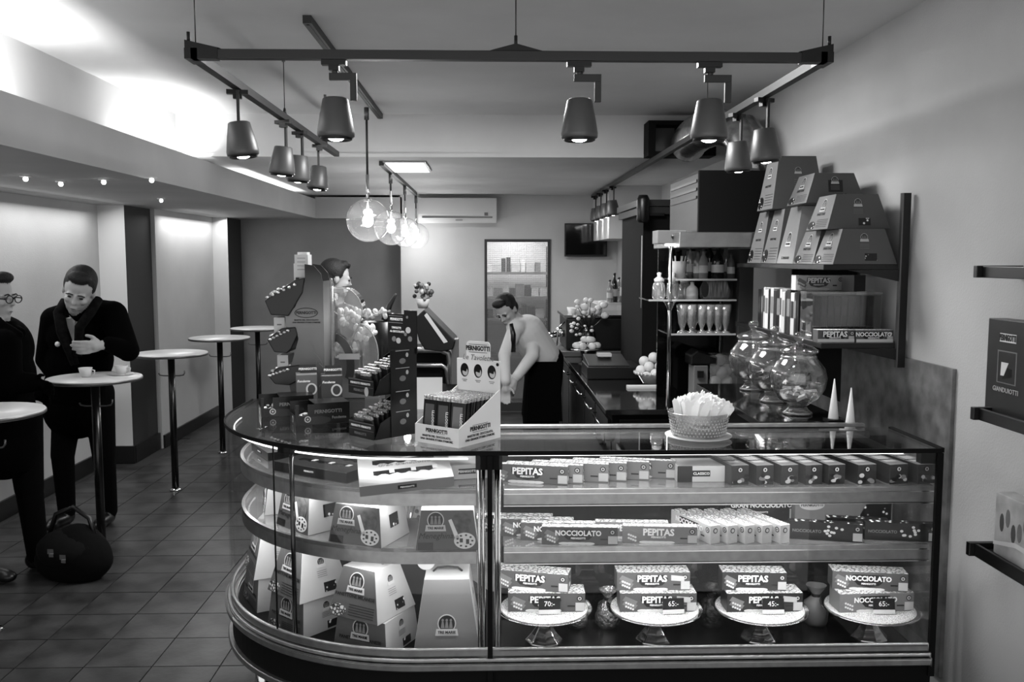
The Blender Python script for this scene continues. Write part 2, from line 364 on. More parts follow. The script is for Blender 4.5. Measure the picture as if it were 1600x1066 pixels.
# ceiling mounted tracks and globe pendants
yy0 = at(470, 27, z=HC-.01).y; xt = at(597, 184, z=HC-.01).x
obj_ = tag(obj('ceiling_track', MB().box(xt-.018, xt+.018, yy0, YS-.015, HC-.034, HC-.001).box(xt-.006, xt+.006, yy0+.02, YS-.03, HC-.038, HC-.034), M_trk), 'grey track screwed to the high ceiling behind the track frame', 'lighting track')
xp = -.79
tag(obj('ceiling_track', MB().box(xp-.018, xp+.018, 6.8, 10.0, HL-.034, HL-.001), M_trk), 'dark track on the lower ceiling carrying the glass globes', 'lighting track')
gl = None
for k, (px, lab) in enumerate(((575, 'clear glass globe pendant nearest the camera on a long rod'), (611, 'second clear glass globe pendant from the camera'),
        (633, 'third clear glass globe pendant from the camera'), (650, 'farthest clear glass globe pendant near the air conditioner'))):
    y = at(px, 340, X=xp).y; top = (HC if k == 0 else HL)-.036
    if gl is None or k == 1:
        gl = thing('globe_pendant', lab, 'pendant lamp', (xp, y, 2.05), 0, 'glass globe pendants')
        L = top-2.05
        obj('rod', MB().cyl((0, 0, .3), (0, 0, L-.04), .0075, n=8), M_trk, gl); obj('canopy', MB().cyl((0, 0, L-.08), (0, 0, L), .016, .016, 12), M_alud, gl)
        obj('socket', MB().cyl((0, 0, .05), (0, 0, .3), .011, .011, 12).cyl((0, 0, .125), (0, 0, .145), .03, .022, 16), M_chr, gl)
        obj('globe', MB().ball((0, 0, 0), .142, 36, m=24), M_glassb, gl)
        bl = obj('bulb', MB().ball((0, 0, 0), (.036, .036, .042), 16), M_lit, gl)
    else: dup(gl, (xp, y, 2.05), 0, lab)
    l = bpy.data.lights.new('bulb_light', 'POINT'); l.energy = 4; l.shadow_soft_size = .05; o = bpy.data.objects.new('bulb_light', l); COL.objects.link(o); o.location = (xp, y, 1.96)
cl = thing('added_glow_panel', 'added glowing panel in place of a bright patch on the lower ceiling beside the globe pendants', 'glow panel', (-.62, 7.15, HL-.02))  # glowing panel added to match a bright patch on the ceiling
obj('frame', MB().box(-.16, .16, -.36, .36, .008, .019), M_alu, cl); obj('glow_sheet', MB().box(-.14, .14, -.34, .34, 0, .008), mat('soft_glow', .9, .6, emit=.9), cl)
# small halogen studs under the soffit
for kk, (px, py) in enumerate(((40, 279), (95, 287), (162, 284), (237, 281), (252, 313))):
    p = at(px, py, z=ZS-.015)
    h = thing('halogen_stud', 'tiny white halogen lamp under the left soffit, %s' % ('first from the left', 'second from the left', 'third from the left', 'fourth from the left', 'set apart above the second wall bay')[kk], 'lamp', (p.x, p.y, ZS), 0, 'halogens under the left soffit')
    obj('housing', MB().cyl((0, 0, -.006), (0, 0, -.0005), .03, n=14), M_white, h); obj('bulb', MB().ball((0, 0, -.018), .014, 10), M_lit2, h)
# ------------------------------------------------------------------ standing tables
def bar_table(x, y, lab, cat='table'):
    t = thing('bar_table', lab, cat, (x, y, 0), 0, 'round standing tables along the left wall')
    obj('table_top', MB().lathe([(0, 1.055), (.26, 1.055), (.27, 1.06), (.272, 1.075), (.268, 1.08), (0, 1.08)], 40), M_wood, t)
    obj('edge_band', MB().lathe([(.2705, 1.058), (.274, 1.060), (.274, 1.073), (.2705, 1.075)], 40), M_alud, t)
    obj('pole', MB().cyl((0, 0, .02), (0, 0, 1.055), .026, n=20), M_polea, t)
    obj('base_plate', MB().lathe([(0, .001), (.045, .001), (.045, .008), (.03, .02), (0, .02)], 24), M_chr, t)
    obj('hook', MB().tube([(-.1, 0, 1.02), (-.1, 0, .92), (-.09, 0, .905), (-.06, 0, .90), (.06, 0, .90), (.09, 0, .905), (.1, 0, .92), (.1, 0, .94)][1:], .005, 6), M_alud, t)
    return t
M_polea = mat('steel_pole', .22, .25, .9)
xt0 = -2.37
tabs = [bar_table(-2.40, 4.27, 'pale round standing table cut by the left edge of the picture')]
for px, py, lab in ((148, 589, 'pale round standing table where the man in the black coat leans'), (267, 551, 'round standing table just right of the leaning man'),
                    (343, 527, 'fourth round standing table from the camera'), (402, 512, 'farthest round standing table, beside the cardboard display')):
    p = at(px, py, z=1.08); tabs.append(dup(tabs[0], (p.x, p.y, 0), 0, lab))
p2 = tabs[1].location
for px, py, lab, s in ((134, 589, 'small white coffee cup at the front of the leaning man\'s table', 1), (190, 585, 'white coffee cup on a saucer under the leaning man\'s elbow', .9)):
    p = at(px, py, z=1.082); c = thing('coffee_cup', lab, 'cup', (p.x, p.y, 1.0762 if s < 1 else 1.0762))
    obj('cup', MB().lathe([(0, .004), (.022, .004), (.034, .03), (.04, .062), (.037, .062), (.03, .03), (0, .012)], 20), M_white, c)
    obj('handle', MB().tube([(.034, 0, .05), (.055, 0, .045), (.052, 0, .025), (.032, 0, .02)], .004, 6), M_white, c)
    if s < 1: obj('saucer', MB().lathe([(0, 0), (.04, 0), (.075, .01), (.074, .013), (.035, .004), (0, .004)], 24), M_white, c)
# ------------------------------------------------------------------ glass display case
YC = 2.8; ZC = 1.19; RC = .8; CX = -.225; CY = YC+RC; XE = 1.456; YR = 3.17; XM = .005
def outline(o=0, n=28, x0=None, ang=90, a0=0):
    """front line of the case, inset by o, from the right end round the curve to the left end"""
    pts = [(XE if x0 is None else x0, YC+o)] if a0 == 0 else []
    for k in range(n+1):
        a = R(a0+(ang-a0)*k/n); pts.append((CX-(RC-o)*math.sin(a), CY-(RC-o)*math.cos(a)))
    return pts
def ribbon(mb, path, th, z0, z1, mi=0, sm=True):
    n = len(path); off = []
    for i, p in enumerate(path):
        a = path[max(0, i-1)]; b = path[min(n-1, i+1)]; d = Vector((b[0]-a[0], b[1]-a[1])).normalized()
        off.append((p[0]+d.y*th, p[1]-d.x*th))   # towards the inside
    v = []; f = []
    for p, q in zip(path, off): v += [(p[0], p[1], z0), (p[0], p[1], z1), (q[0], q[1], z1), (q[0], q[1], z0)]
    for i in range(n-1):
        for k in range(4): k2 = (k+1) % 4; f.append((i*4+k, i*4+k2, (i+1)*4+k2, (i+1)*4+k))
    f += [(0, 1, 2, 3), tuple(range(4*n-4, 4*n))[::-1]]
    mb.add(v, f, mi, None, False)
    if sm:
        for i in range(len(mb.s)-len(f), len(mb.s)-2): mb.s[i] = 'r'
    return mb
def inner(path): return path
zs1 = at(850, 765, Y=YC+.05).z; zs2 = at(850, 856, Y=YC+.05).z; zb = at(900, 1012, Y=YC).z; ZD = at(1000, 1003, Y=2.97).z
ze0 = at(900, 1046, Y=YC-.01).z
yl = 3.9
dc = thing('display_case', 'long glass display case with a rounded left end and steel shelves', 'display case', (0, 0, 0))
full = outline(0)+[(CX-RC, yl)]
poly = full+[(CX+.02, yl), (XM-.02, YR), (XE, YR)]
obj('top_glass', MB().prism([(x, y) for x, y in poly], ZC-.008, ZC), M_glasst, dc)
e = MB(); ribbon(e, inner(outline(-.003)+[(CX-RC-.003, yl)]), .012, ZC-.013, ZC-.0085)
ribbon(e, inner(outline(-.006)+[(CX-RC-.006, yl)]), .006, ZC-.012, ZC+.002); obj('black_edge', e, M_matt, dc)
e = MB().box(XE-.004, XE+.012, YC, YR, ZC-.012, ZC+.003); obj('side_edge', e, M_matt, dc)
zg0 = zb-.01
g = MB(); ribbon(g, inner([(XE-.01, YC), (XM+.03, YC)]), .005, zg0, ZC-.013); obj('front_pane', g, M_glass, dc)
xs_ = at(434, 800, Y=3.1).x
aseam = 35
g = MB(); ribbon(g, inner([(XM-.03, YC)]+outline(0, 20, ang=aseam-.5)[1:]), .005, zg0, ZC-.013); obj('curved_pane', g, M_glass, dc)
g = MB(); ribbon(g, inner(outline(0, 14, ang=90, a0=aseam+.5)+[(CX-RC, yl)]), .005, zg0, ZC-.013); obj('curved_pane', g, M_glassc, dc)
obj('side_pane', MB().box(XE-.006, XE-.001, YC+.006, YR, zg0, ZC-.013), M_glass, dc)
def apt(a, o=0): return (CX-(RC-o)*math.sin(R(a)), CY-(RC-o)*math.cos(R(a)))
# posts
obj('post', MB().box(XM-.008, XM+.008, YC-.008, YC+.012, .3, ZC-.013), M_matt, dc)
for dx in (-.034, -.02, .02, .03):
    obj('steel_post', MB().cyl((XM+dx, YC+.03, zb-.01), (XM+dx, YC+.03, ZC-.06), .006, n=12), M_chr, dc)
obj('clamp', MB().box(XM-.045, XM+.04, YC+.002, YC+.045, ZC-.06, ZC-.013), M_matt, dc)
obj('post', MB().box(XE-.012, XE+.008, YC-.006, YC+.008, zg0-.1, ZC-.013), M_matt, dc)
obj('clamp', MB().box(XE-.06, XE-.012, YC+.006, YC+.04, ZC-.05, ZC-.013), M_matt, dc)
q = apt(aseam+3.5, .004); obj('post', MB().cyl((q[0], q[1], zg0), (q[0], q[1], ZC-.013), .003, n=6), M_matt, dc)
q = apt(aseam-1.5, .022); obj('steel_post', MB().cyl((q[0], q[1], zg0), (q[0], q[1], ZC-.03), .008, n=12), mat('dark_steel', .3, .2, .95), dc)
q = apt(aseam, .02); obj('clamp', MB().box(-.03, .03, -.012, .012, ZC-.035, ZC-.013, 0, T(q[0], q[1], 0, rz=-aseam)), M_matt, dc)
# shelves: left section curved, right section straight
for z in (zs1, zs2):
    p = [(XM-.045, YC+.05)]+outline(.05, 28)[1:]+[(CX-RC+.05, yl-.08)]
    obj('shelf', MB().prism(p+[(CX+.02, yl-.08), (XM-.045, YR+.1)], z-.012, z), glass('shelf_glass', .8, 1.5, body=.25, bodyv=.8), dc)
    b = MB(); ribbon(b, inner([(x, y) for x, y in p]), .012, z-.052, z+.002); obj('shelf_rail', b, M_alu, dc)
    xr = at(1462 if z > 1 else 1455, 770, Y=YC+.05).x
    obj('shelf', MB().box(XM+.045, xr, YC+.062, YR-.02, z-.012, z), MATS['shelf_glass'], dc)
    obj('shelf_rail', MB().prism([(YC+.05, z+.001), (YC+.044, z-.012), (YC+.046, z-.05), (YC+.062, z-.05), (YC+.062, z+.001)], XM+.045, xr, 'x'), M_alu, dc, bev=.002)
    obj('shelf_lip', MB().box(XM+.045, xr, YC+.042, YC+.047, z-.0145, z-.0115).box(XM+.045, xr, YC+.042, YC+.05, z-.054, z-.051), M_chr, dc)
# bottom rails
b = MB(); base = outline(-.02)+[(CX-RC-.02, yl)]
def rail(o, z0, z1, th=.05, xe=XE-.01, x1=None):
    m = MB(); p = outline(o); p[0] = (xe, p[0][1]); return ribbon(m, inner(p+[(CX-RC+o, yl)]), th, z0, z1)
hz = zb-ze0
obj('base_rail', rail(0, zb-hz*.42, zb, .014), M_alu, dc, bev=.004)
obj('base_rail', rail(-.012, zb-hz*.62, zb-hz*.44, .04), M_alu, dc, bev=.004)
obj('base_rail', rail(-.02, ze0, zb-hz*.65, .05), M_alu, dc, bev=.004)
obj('rail_line', rail(-.023, zb-hz*.67, zb-hz*.645, .02), M_chr, dc)
zk = ze0-.105
pk = outline(.005); obj('black_skirt', MB().prism(pk+[(CX-RC+.005, yl), (CX, yl), (XM, YR+.3), (XE, YR+.2)], zk, ze0+.004), M_matt, dc)
m = MB(); ribbon(m, inner([(XM-.02, YC-.012)]+outline(-.012)[1:]+[(CX-RC-.012, yl)]), .02, zk-.022, zk); obj('lower_rail', m, M_alu, dc, bev=.003)
obj('base_cabinet', MB().prism([(XE, YC+.02), (CX+.1, YC+.02), (CX-.25, YC+.35), (CX-.25, yl-.05), (CX, yl-.05), (XM, YR+.28), (XE, YR+.18)], .0, zk), M_matt, dc)
q = apt(62, .09); obj('leg', MB().cyl((q[0], q[1], 0), (q[0], q[1], zk-.0), .025, n=16), M_chr, dc)
q = apt(85, .09); obj('leg', MB().cyl((q[0], q[1]+.2, 0), (q[0], q[1]+.2, zk-.0), .025, n=16), M_chr, dc)
# decks
ZDL = .47
obj('deck', MB().box(XM+.03, XE-.01, YC+.03, YR, ZD-.01, ZD), mat('deck_steel', .3, .22, .85, noise=.03, nscale=6), dc)
obj('deck', MB().prism([(XM-.01, YC+.032)]+outline(.032)[1:]+[(CX-RC+.032, yl-.02), (CX+.02, yl-.02), (XM-.01, YR+.2)], ZDL-.01, ZDL), M_lg, dc)
obj('rear_panel', MB().box(XM+.03, XE-.01, YR, YR+.008, ZD-.01, ZC-.03), glass('rear_glass', .25, 1.2, body=.0), dc)
obj('rear_rail', MB().box(CX+.17, XE-.09, YR-.0, YR+.022, ZC+.001, ZC+.014).box(CX+.17, XE-.09, YR+.03, YR+.06, ZC-.004, ZC+.008), M_alu, dc, bev=.003)
obj('rear_rail', MB().box(CX+.17, XE-.09, YR-.045, YR-.01, ZC-.03, ZC-.0085), M_alu, dc, bev=.003)
# lamp tubes under the shelf fronts
def casetube(x0, x1, y, z, pw, ang=0):
    o = obj('lamp_tube', MB().cyl((x0, y, z), (x1, y, z), .003, n=8), M_lit3, dc)
    area(((x0+x1)/2, y, z-.012), (R(ang), 0, 0), x1-x0, .015, pw)
for z, pw in ((zs1, 1.1), (zs2, 1.5)): casetube(XM+.06, XE-.1, YC+.075, z-.03, pw, 12)
casetube(XM+.06, XE-.1, YC+.045, ZC-.022, .4, 15)
for z, pw in ((zs1, 1.05), (zs2, 1.3), (ZC, .3)):
    o_ = .075 if z < 1.1 else .03
    pts = outline(o_, 20, x0=XM-.07); obj('lamp_tube', MB().tube([(x, y, z-.03) for x, y in [pts[0]]+pts[2:]], .003, 6), M_lit3, dc)
    for a in (-12, 12, 36, 60, 82):
        if a < 0: loc = (-.12, YC+o_, z-.045); r = 0
        else: loc = (*apt(a, o_), z-.045); r = -a
        l = area(loc, (R(12), 0, R(r)), .22, .015, pw/5)
# ------------------------------------------------------------------ package builders
def emblem(par, M, s=1, name='emblem', words='TRE MARIE'):
    """round arched badge with three figures over a banner; centre at origin of M, s = width"""
    o = obj(name, MB().disc(0, .12*s, .5*s, .5*s, -.0006, 20, 0, M, .0006).disc(0, .12*s, .44*s, .44*s, -.0010, 20, 1, M, .0006)
        .prism([(-.62*s, -.52*s), (.62*s, -.52*s), (.56*s, -.16*s), (-.56*s, -.16*s)], -.0016, -.0010, 'y', 0, M), [M_lg, M_ins], par)
    f = MB()
    for dx in (-.22, 0, .22):
        f.disc(dx*s, .30*s, .07*s, .08*s, -.0013, 8, 0, M, .0004).prism([((dx-.1)*s, -.12*s), ((dx+.1)*s, -.12*s), ((dx+.05)*s, .22*s), ((dx-.05)*s, .22*s)], -.0013, -.001, 'y', 0, M)
    obj('figures', f, M_ing, o)
    if words: text(words, .2*s, M_ins, o, M, 0, -.34*s, -.0018, name='lettering', bold=.03)
    return o
def trapbox(label, W, H, TW, D=None, TD=None, kind='panettone', group=None):
    D = D or W; TD = TD or TW
    t = thing('cake_box', label, 'box', group=group)
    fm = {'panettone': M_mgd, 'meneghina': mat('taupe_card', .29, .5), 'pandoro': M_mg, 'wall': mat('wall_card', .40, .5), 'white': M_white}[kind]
    sd = M_mgd if kind == 'wall' else (mat('white_side', .68, .5) if kind != 'white' else M_mg)  # sides carry their own print tone, apart from the front
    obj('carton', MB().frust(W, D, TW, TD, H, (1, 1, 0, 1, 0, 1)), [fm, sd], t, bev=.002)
    aF = math.degrees(math.atan((D-TD)/2/H)); aR = math.degrees(math.atan((W-TW)/2/H)); L = math.hypot(H, (D-TD)/2)
    F = T(0, -D/2-.0006, 0, rx=-aF); Rt = T(W/2+.0006, 0, 0, rz=90) @ T(rx=-aR)
    if kind == 'meneghina':
        emblem(t, F @ T(-.0*W-.18*W, 0, L*.70), .055)
        text('Meneghina', .026, M_ins, t, F, -.18*W, L*.36, shear=.3, bold=.0)
        obj('window', MB().prism([(-W*.46, .002), (-W*.22, .002), (-W*.22, L*.2), (-W*.46, L*.2)], -.0008, 0, 'y', 0, F), M_bk, t)
        c = MB().disc(W*.22, L*.64, W*.17, L*.3, -.0008, 20, 0, F)
        obj('cake_picture', c, mat('cake_brown', .26, .7, noise=.08, nscale=60), t)
        c = MB().disc(W*.28, L*.24, W*.17, L*.2, -.0014, 22, 0, F, .0006).prism([(W*.02, L*.75), (W*.07, L*.78), (W*.2, L*.3), (W*.14, L*.25)], -.0014, -.0008, 'y', 0, F)
        for k in range(9): a = 2*PI*k/9; c.disc(W*(.28+.12*math.cos(a)), L*(.24+.14*math.sin(a)), .004, .003, -.002, 8, 1, F, .0006)
        c.box(W*.20, W*.25, -.002, -.0014, L*.2, L*.3, 1, F).box(W*.30, W*.35, -.002, -.0014, L*.16, L*.28, 1, F)
        obj('slice_picture', c, [M_white, M_bk], t)
        obj('side_picture', MB().prism([(-.025, L*.38), (.03, L*.38), (.03, L*.72), (-.025, L*.72)], -.0008, 0, 'y', 0, Rt), M_alm, t)
    else:
        emblem(t, F @ T(0, 0, L*(.7 if kind != 'pandoro' else .42)), .062 if kind != 'wall' else .05)
        if kind == 'pandoro': text('IL PANDORO', .018, M_ins, t, F, 0, L*.1, bold=.01)
        else:
            text('PANETTONE MILANESE' if kind == 'panettone' else 'PANETTONE', .016, M_ins, t, F, 0, L*.45, bold=.01)
            n = MB()
            for k in range(5): n.box(-.02, W*.4, -.0007, 0, L*(.28-.05*k), L*(.28-.05*k)+.0018, 0, F)
            obj('small_print', n, M_ins, t)
            obj('slice_picture', MB().disc(-W*.3, L*.14, W*.16, L*.12, -.0012, 18, 0, F, .0006), M_nut2 if kind != 'wall' else M_alm, t)
        emblem(t, Rt @ T(0, 0, L*.72), .03, 'side_emblem', None)
        n = MB()
        for k in range(4): n.box(-.02, .02, -.0007, 0, L*(.55-.04*k), L*(.55-.04*k)+.0015, 0, Rt)
        obj('small_print', n, M_ing, t)
        obj('side_picture', MB().prism([(-.0, L*.1), (.05, L*.1), (.05, L*.3), (-.0, L*.3)], -.0008, 0, 'y', 0, Rt), M_alm, t)
    if kind in ('panettone', 'pandoro'):
        obj('ribbon_handle', MB().tube([(-.05, 0, H+.001), (-.035, 0, H+.014), (0, 0, H+.017), (.035, 0, H+.014), (.05, 0, H+.001)], .0035, 6), M_chr if kind == 'panettone' else M_ins, t)
    return t
def put(t, px, py, z=None, Y=None, rz=0, lift=0):
    p = at(px, py, z=z, Y=Y); t.location = (p.x, p.y, (z if z is not None else p.z)+lift); t.rotation_euler = (0, 0, R(rz)); return t
def ontocorner(t, px, py, z, lx, ly, rz):
    """stand t so that its local point (lx,ly) is seen at the given place on the plane z"""
    p = at(px, py, z=z); a = R(rz); t.location = (p.x-(lx*math.cos(a)-ly*math.sin(a)), p.y-(lx*math.sin(a)+ly*math.cos(a)), z); t.rotation_euler = (0, 0, a); return t
# cakes on the middle shelf of the curved end
W = .205; H = .128; zz = zs2+.0005
for px, py, rz, lab in ((748, 860, 0, 'small taupe cake box on the middle shelf beside the black post'),
        (596, 858, -24, 'small taupe cake box with a white side in the middle of the curved shelf'),
        (481, 838, -46, 'small taupe cake box on the curved middle shelf behind the steel post'),
        (413, 806, -74, 'small taupe cake box at the far left end of the curved middle shelf')):
    b = trapbox(lab, W, H, .17, .19, .15, 'meneghina', 'taupe cake boxes on the curved middle shelf')
    ontocorner(b, px, py, zz, W/2, -.095, rz)
# bottom of the curved end: boxes standing, others on top of them
W2 = .215
low = .125
for px, py, rz, lab in ((648, 0, -28, 'lower cake box under the tall handled box in the curved case bottom'),
        (0, 0, -45, 'lower cake box in the curved case bottom, second from the left'), (0, 0, -70, 'leftmost lower cake box in the curved case bottom')): pass
up = []
for px, py, rz, z, kind, lab in ((590, 979, -31, .595, 'panettone', 'handled cake box with a white side, stacked in the centre of the curved case'),
        (468, 946, -46, .6, 'panettone', 'handled cake box stacked behind the steel post of the curved case'),
        (396, 908, -66, .6, 'panettone', 'handled cake box stacked at the far left of the curved case')):
    b = trapbox(lab, W2, .165, .135, kind=kind, group='handled cake boxes stacked in the curved case'); ontocorner(b, px, py, z, W2/2, -W2/2, rz); up.append(b)
for b, rz, lab, dx, dy in ((up[0], -26, 'lower cake box carrying the central handled box in the curved case', .015, .0), (up[1], -42, 'lower cake box carrying the box behind the steel post', .0, .0),
        (up[2], -62, 'lower cake box carrying the leftmost handled box in the curved case', 0, .0)):
    lo = trapbox(lab, W2, b.location.z-ZDL-.001, .19, kind='panettone', group='lower cake boxes in the curved case')
    lo.location = (b.location.x+dx, b.location.y+dy, ZDL+.0004); lo.rotation_euler = (0, 0, R(rz))
    for c in lo.children:
        if c.name.startswith('ribbon'): bpy.data.objects.remove(c)
pd = trapbox('tall light cake box with a black cord, right of the curved case bottom', .228, .262, .15, kind='pandoro')
p = at(697, 930, Y=2.86); pd.location = (p.x, 2.99, ZDL+.0004)
tg = MB().disc(-.075, .03, .032, .032, 0, 20, 0, T(0, .02, .262)); obj('tag', tg, M_lg, pd)
# flat chocolate assortment boxes on the top shelf of the curved end
def assort(label, W, D, H, m0, m1, win=True, title=None, logo='PERNIGOTTI'):
    t = thing('chocolate_box', label, 'box')
    obj('carton', MB().box(-W/2, W/2, -D/2, D/2, 0, H, (1, 0, 1, 1, 1, 1)), [m0, m1], t, bev=.0015)
    U = T(0, 0, H) @ T(rx=-90)      # XZ plane of decals lies on the lid, up = +Y
    if win:
        for zc in (-.02*D/.2, .055*D/.2):
            pts = [(-W*.34+W*.68*k/16, zc-D*(.075+.03*math.sin(k*1.9))) for k in range(17)]
            pts += [(W*.34-W*.68*k/16, zc+D*.06) for k in range(17)]
            obj('window', MB().prism(pts, -.0006, 0, 'y', 0, U), M_gloss, t)
        f = MB()
        for x in (-.05, .02, .09): f.box(x*W/.3, x*W/.3+.016, -.0022, -.0007, -.03*D/.2, -.008*D/.2, 0, U)
        obj('wrapped_chocolate', f, M_white, t)
    if title: text(title, .024, M_ing, t, U, 0, .028*D/.2, shear=.3, bold=0)
    q = MB().box(-.03, .03, -D/2-.0008, -D/2, H*.35, H*.72); obj('brand_strip', q, M_ins, t)
    text(logo, H*.22, M_inw, t, T(0, -D/2-.0012, H*.53), bold=.02)
    return t
b = assort('white flat chocolate box with dark windows, tilted forward on the top curved shelf', .30, .20, .036, M_lg, M_mg, True, 'Gran Gianduiotto')
b.location = at(633, 752, Y=2.90); b.rotation_euler = (R(14), R(-4), R(9)); b.location.z = zs1+.032
b = assort('pale flat chocolate box behind the white one, beside the black post', .22, .18, .05, M_lg, M_lg, False)
b.location = (-.09, 3.08, zs1+.001); b.rotation_euler = (0, 0, R(12))
b = assort('large dark chocolate box lying at the front of the top curved shelf', .34, .2, .035, M_dg, M_bk, True)
b.location = at(500, 735, z=zs1+.02); b.location = (-.56, 3.12, zs1+.001); b.rotation_euler = (0, 0, R(-33))
b = assort('second dark chocolate box behind the large one on the top curved shelf', .28, .2, .03, M_dg, M_bk, False)
b.location = (-.34, 3.30, zs1+.001); b.rotation_euler = (0, 0, R(-20))
b = assort('dark flat chocolate box at the left end of the top curved shelf', .22, .16, .03, M_mgd, M_bk, False)
b.location = (-.80, 3.42, zs1+.001); b.rotation_euler = (0, 0, R(-60))
# ------------------------------------------------------------------ nougat boxes
def nougat(label, words='PEPITAS', L=.25, D=.034, H=.064, face=M_mgd, top=M_nut, badge=M_ins, group=None, bars=True, ribbon=False, end=None):
    t = thing('nougat_box', label, 'box', group=group)
    obj('carton', MB().box(-L/2, L/2, -D/2, D/2, 0, H, (0, 1, 0, 2, 0, 2)), [face, top, end or face], t, bev=.001)
    F = T(0, -D/2-.0002, 0)
    if words:
        obj('badge', MB().prism([(-.058, H*.86), (.045, H*.86), (.05, H*.6), (.03, H*.28), (-.005, H*.18), (-.04, H*.28), (-.06, H*.6)], -.0006, 0, 'y', 0, F), badge, t)
        text(words, .031 if len(words) < 8 else .024, M_inw, t, F, -.005, H*.64, -.0006, bold=.035, sx=.95)
        text('PERNIGOTTI', .0085, M_inw, t, F, -.005, H*.36, -.0006, bold=.03)
    if bars:
        m = MB()
        for k in range(2):
            m.prism([(-L*.47, H*(.62-.22*k)), (-L*.30, H*(.38-.2*k)), (-L*.27, H*(.56-.2*k)), (-L*.43, H*(.84-.2*k))], -.0008-.0003*k, 0, 'y', 0, F)
            for j in range(4): m.disc(-L*(.42-.03*j), H*(.5-.2*k-.05*j), .004, .004, -.0014, 7, 1, F, .0004)
        obj('bar_picture', m, [M_ing, M_white], t)
        m = MB()
        for k in range(5): m.disc(-L*(.2-.08*k), H*.07, .02, H*.08, -.0005-.0001*k, 10, 0, F, .0004)
        obj('almond_picture', m, M_white, t)
    x = L*.43
    obj('emblem', MB().disc(x, H*.72, .0095, None, -.0009, 16, 0, F).disc(x, H*.72, .0065, None, -.0012, 14, 1, F, .0004).disc(x, H*.72, .003, None, -.0015, 8, 0, F, .0004), [M_ins, M_lg], t)
    obj('corner_panel', MB().box(x-.014, L/2-.001, -.0005, 0, .004, H*.5, 0, F).box(L*.27, x-.016, -.0005, 0, H*.28, H*.36, 1, F), [M_lg, M_bk], t)
    if ribbon: obj('ribbon_banner', MB().prism([(L*.24, H*.55), (L*.42, H*.5), (L*.42, H*.78), (L*.24, H*.85)], -.0016, -.0011, 'y', 0, F), M_lg, t)
    # printed end
    E_ = T(L/2+.0002, 0, 0, rz=90)
    obj('end_emblem', MB().disc(0, H*.7, .009, None, -.0006, 14, 0, E_).disc(0, H*.7, .006, None, -.0009, 12, 1, E_, .0004).disc(0, H*.3, .012, .008, -.0006, 10, 1, E_), [M_ins, M_lg], t)
    return t
# top shelf, left: six boxes fanned out
for k in range(6):
    px = (888, 912, 953, 982, 1018, 1062)[k]; py = (764, 763, 762.5, 762, 761, 761)[k]
    b = nougat(('front nougat box of the fan on the top shelf, its whole name in view', 'second box of the nougat fan on the top shelf', 'third box of the nougat fan on the top shelf',
        'fourth box of the nougat fan on the top shelf', 'fifth box of the nougat fan on the top shelf', 'rearmost box of the nougat fan, beside the pale windowed carton')[k], D=.026, H=.062, L=.26, face=M_mg if k else M_mgd, end=M_mg, group='fanned nougat boxes on the top shelf')
    ontocorner(b, px, py-2-k*.6, zs1+.0004, .13, -.013, -13)
    b.location.y = YC+.085+.058+.0145*k
b = assort('pale windowed carton in the middle of the top shelf', .16, .12, .055, M_lg, M_lg, False, None, 'CLASSICO'); b.location = (at(1090, 750, Y=2.98).x, 2.99, zs1+.0004)
obj('side_stripe', MB().box(-.0805, -.03, -.0605, -.0595, .0, .055), M_bk, b)
# top shelf, right: eight boxes seen end on
def endbox(label, L=.24, W=.066, H=.066, face=M_dg, top=M_mg, group=None):
    t = thing('praline_box', label, 'box', group=group)
    obj('carton', MB().box(-W/2, W/2, -L/2, L/2, 0, H, (0, 1, 0, 0, 0, 0)), [face, top], t, bev=.001)
    F = T(0, -L/2-.0003, 0)
    obj('emblem', MB().disc(0, H*.76, .0105, None, -.0007, 16, 0, F).disc(0, H*.76, .007, None, -.001, 14, 1, F, .0004).disc(.0, H*.76, .003, .004, -.0013, 8, 0, F, .0004), [M_ins, M_lg], t)
    m = MB()
    for k in range(7): m.disc(random.uniform(-.4, .4)*W, H*random.uniform(.12, .48), random.uniform(.006, .011), random.uniform(.005, .008), -.0006-.0001*k, 9, k % 3, F, .0003)
    obj('praline_picture', m, [M_bk, M_ing, M_lg], t)
    U = T(0, 0, H) @ T(rx=-90)
    obj('lid_label', MB().box(-W*.3, W*.3, -.0006, 0, -L*.3, L*.3, 0, U), M_lg, t)
    for k in range(2): text('PERNIGOTTI', .012, M_ins, t, U, 0, -L*.15+k*L*.3, -.0006, rot=0)
    return t
for k, px in enumerate((1146, 1185, 1224, 1262, 1298, 1346, 1396, 1440)):
    b = endbox('dark praline box on the top shelf, %s' % ('first of the end-on row beside the pale carton', 'second in the end-on row', 'third in the end-on row', 'fourth in the end-on row',
        'fifth in the end-on row', 'sixth in the end-on row', 'seventh in the end-on row', 'last of the end-on row at the right')[k], group='end-on praline boxes on the top shelf', W=.062 if k < 5 else .068, L=.2)
    p = at(px, 757, z=zs1); b.location = (p.x+.0 if k < 8 else p.x, YC+.07+.118, zs1+.0004); b.rotation_euler.z = R(11)
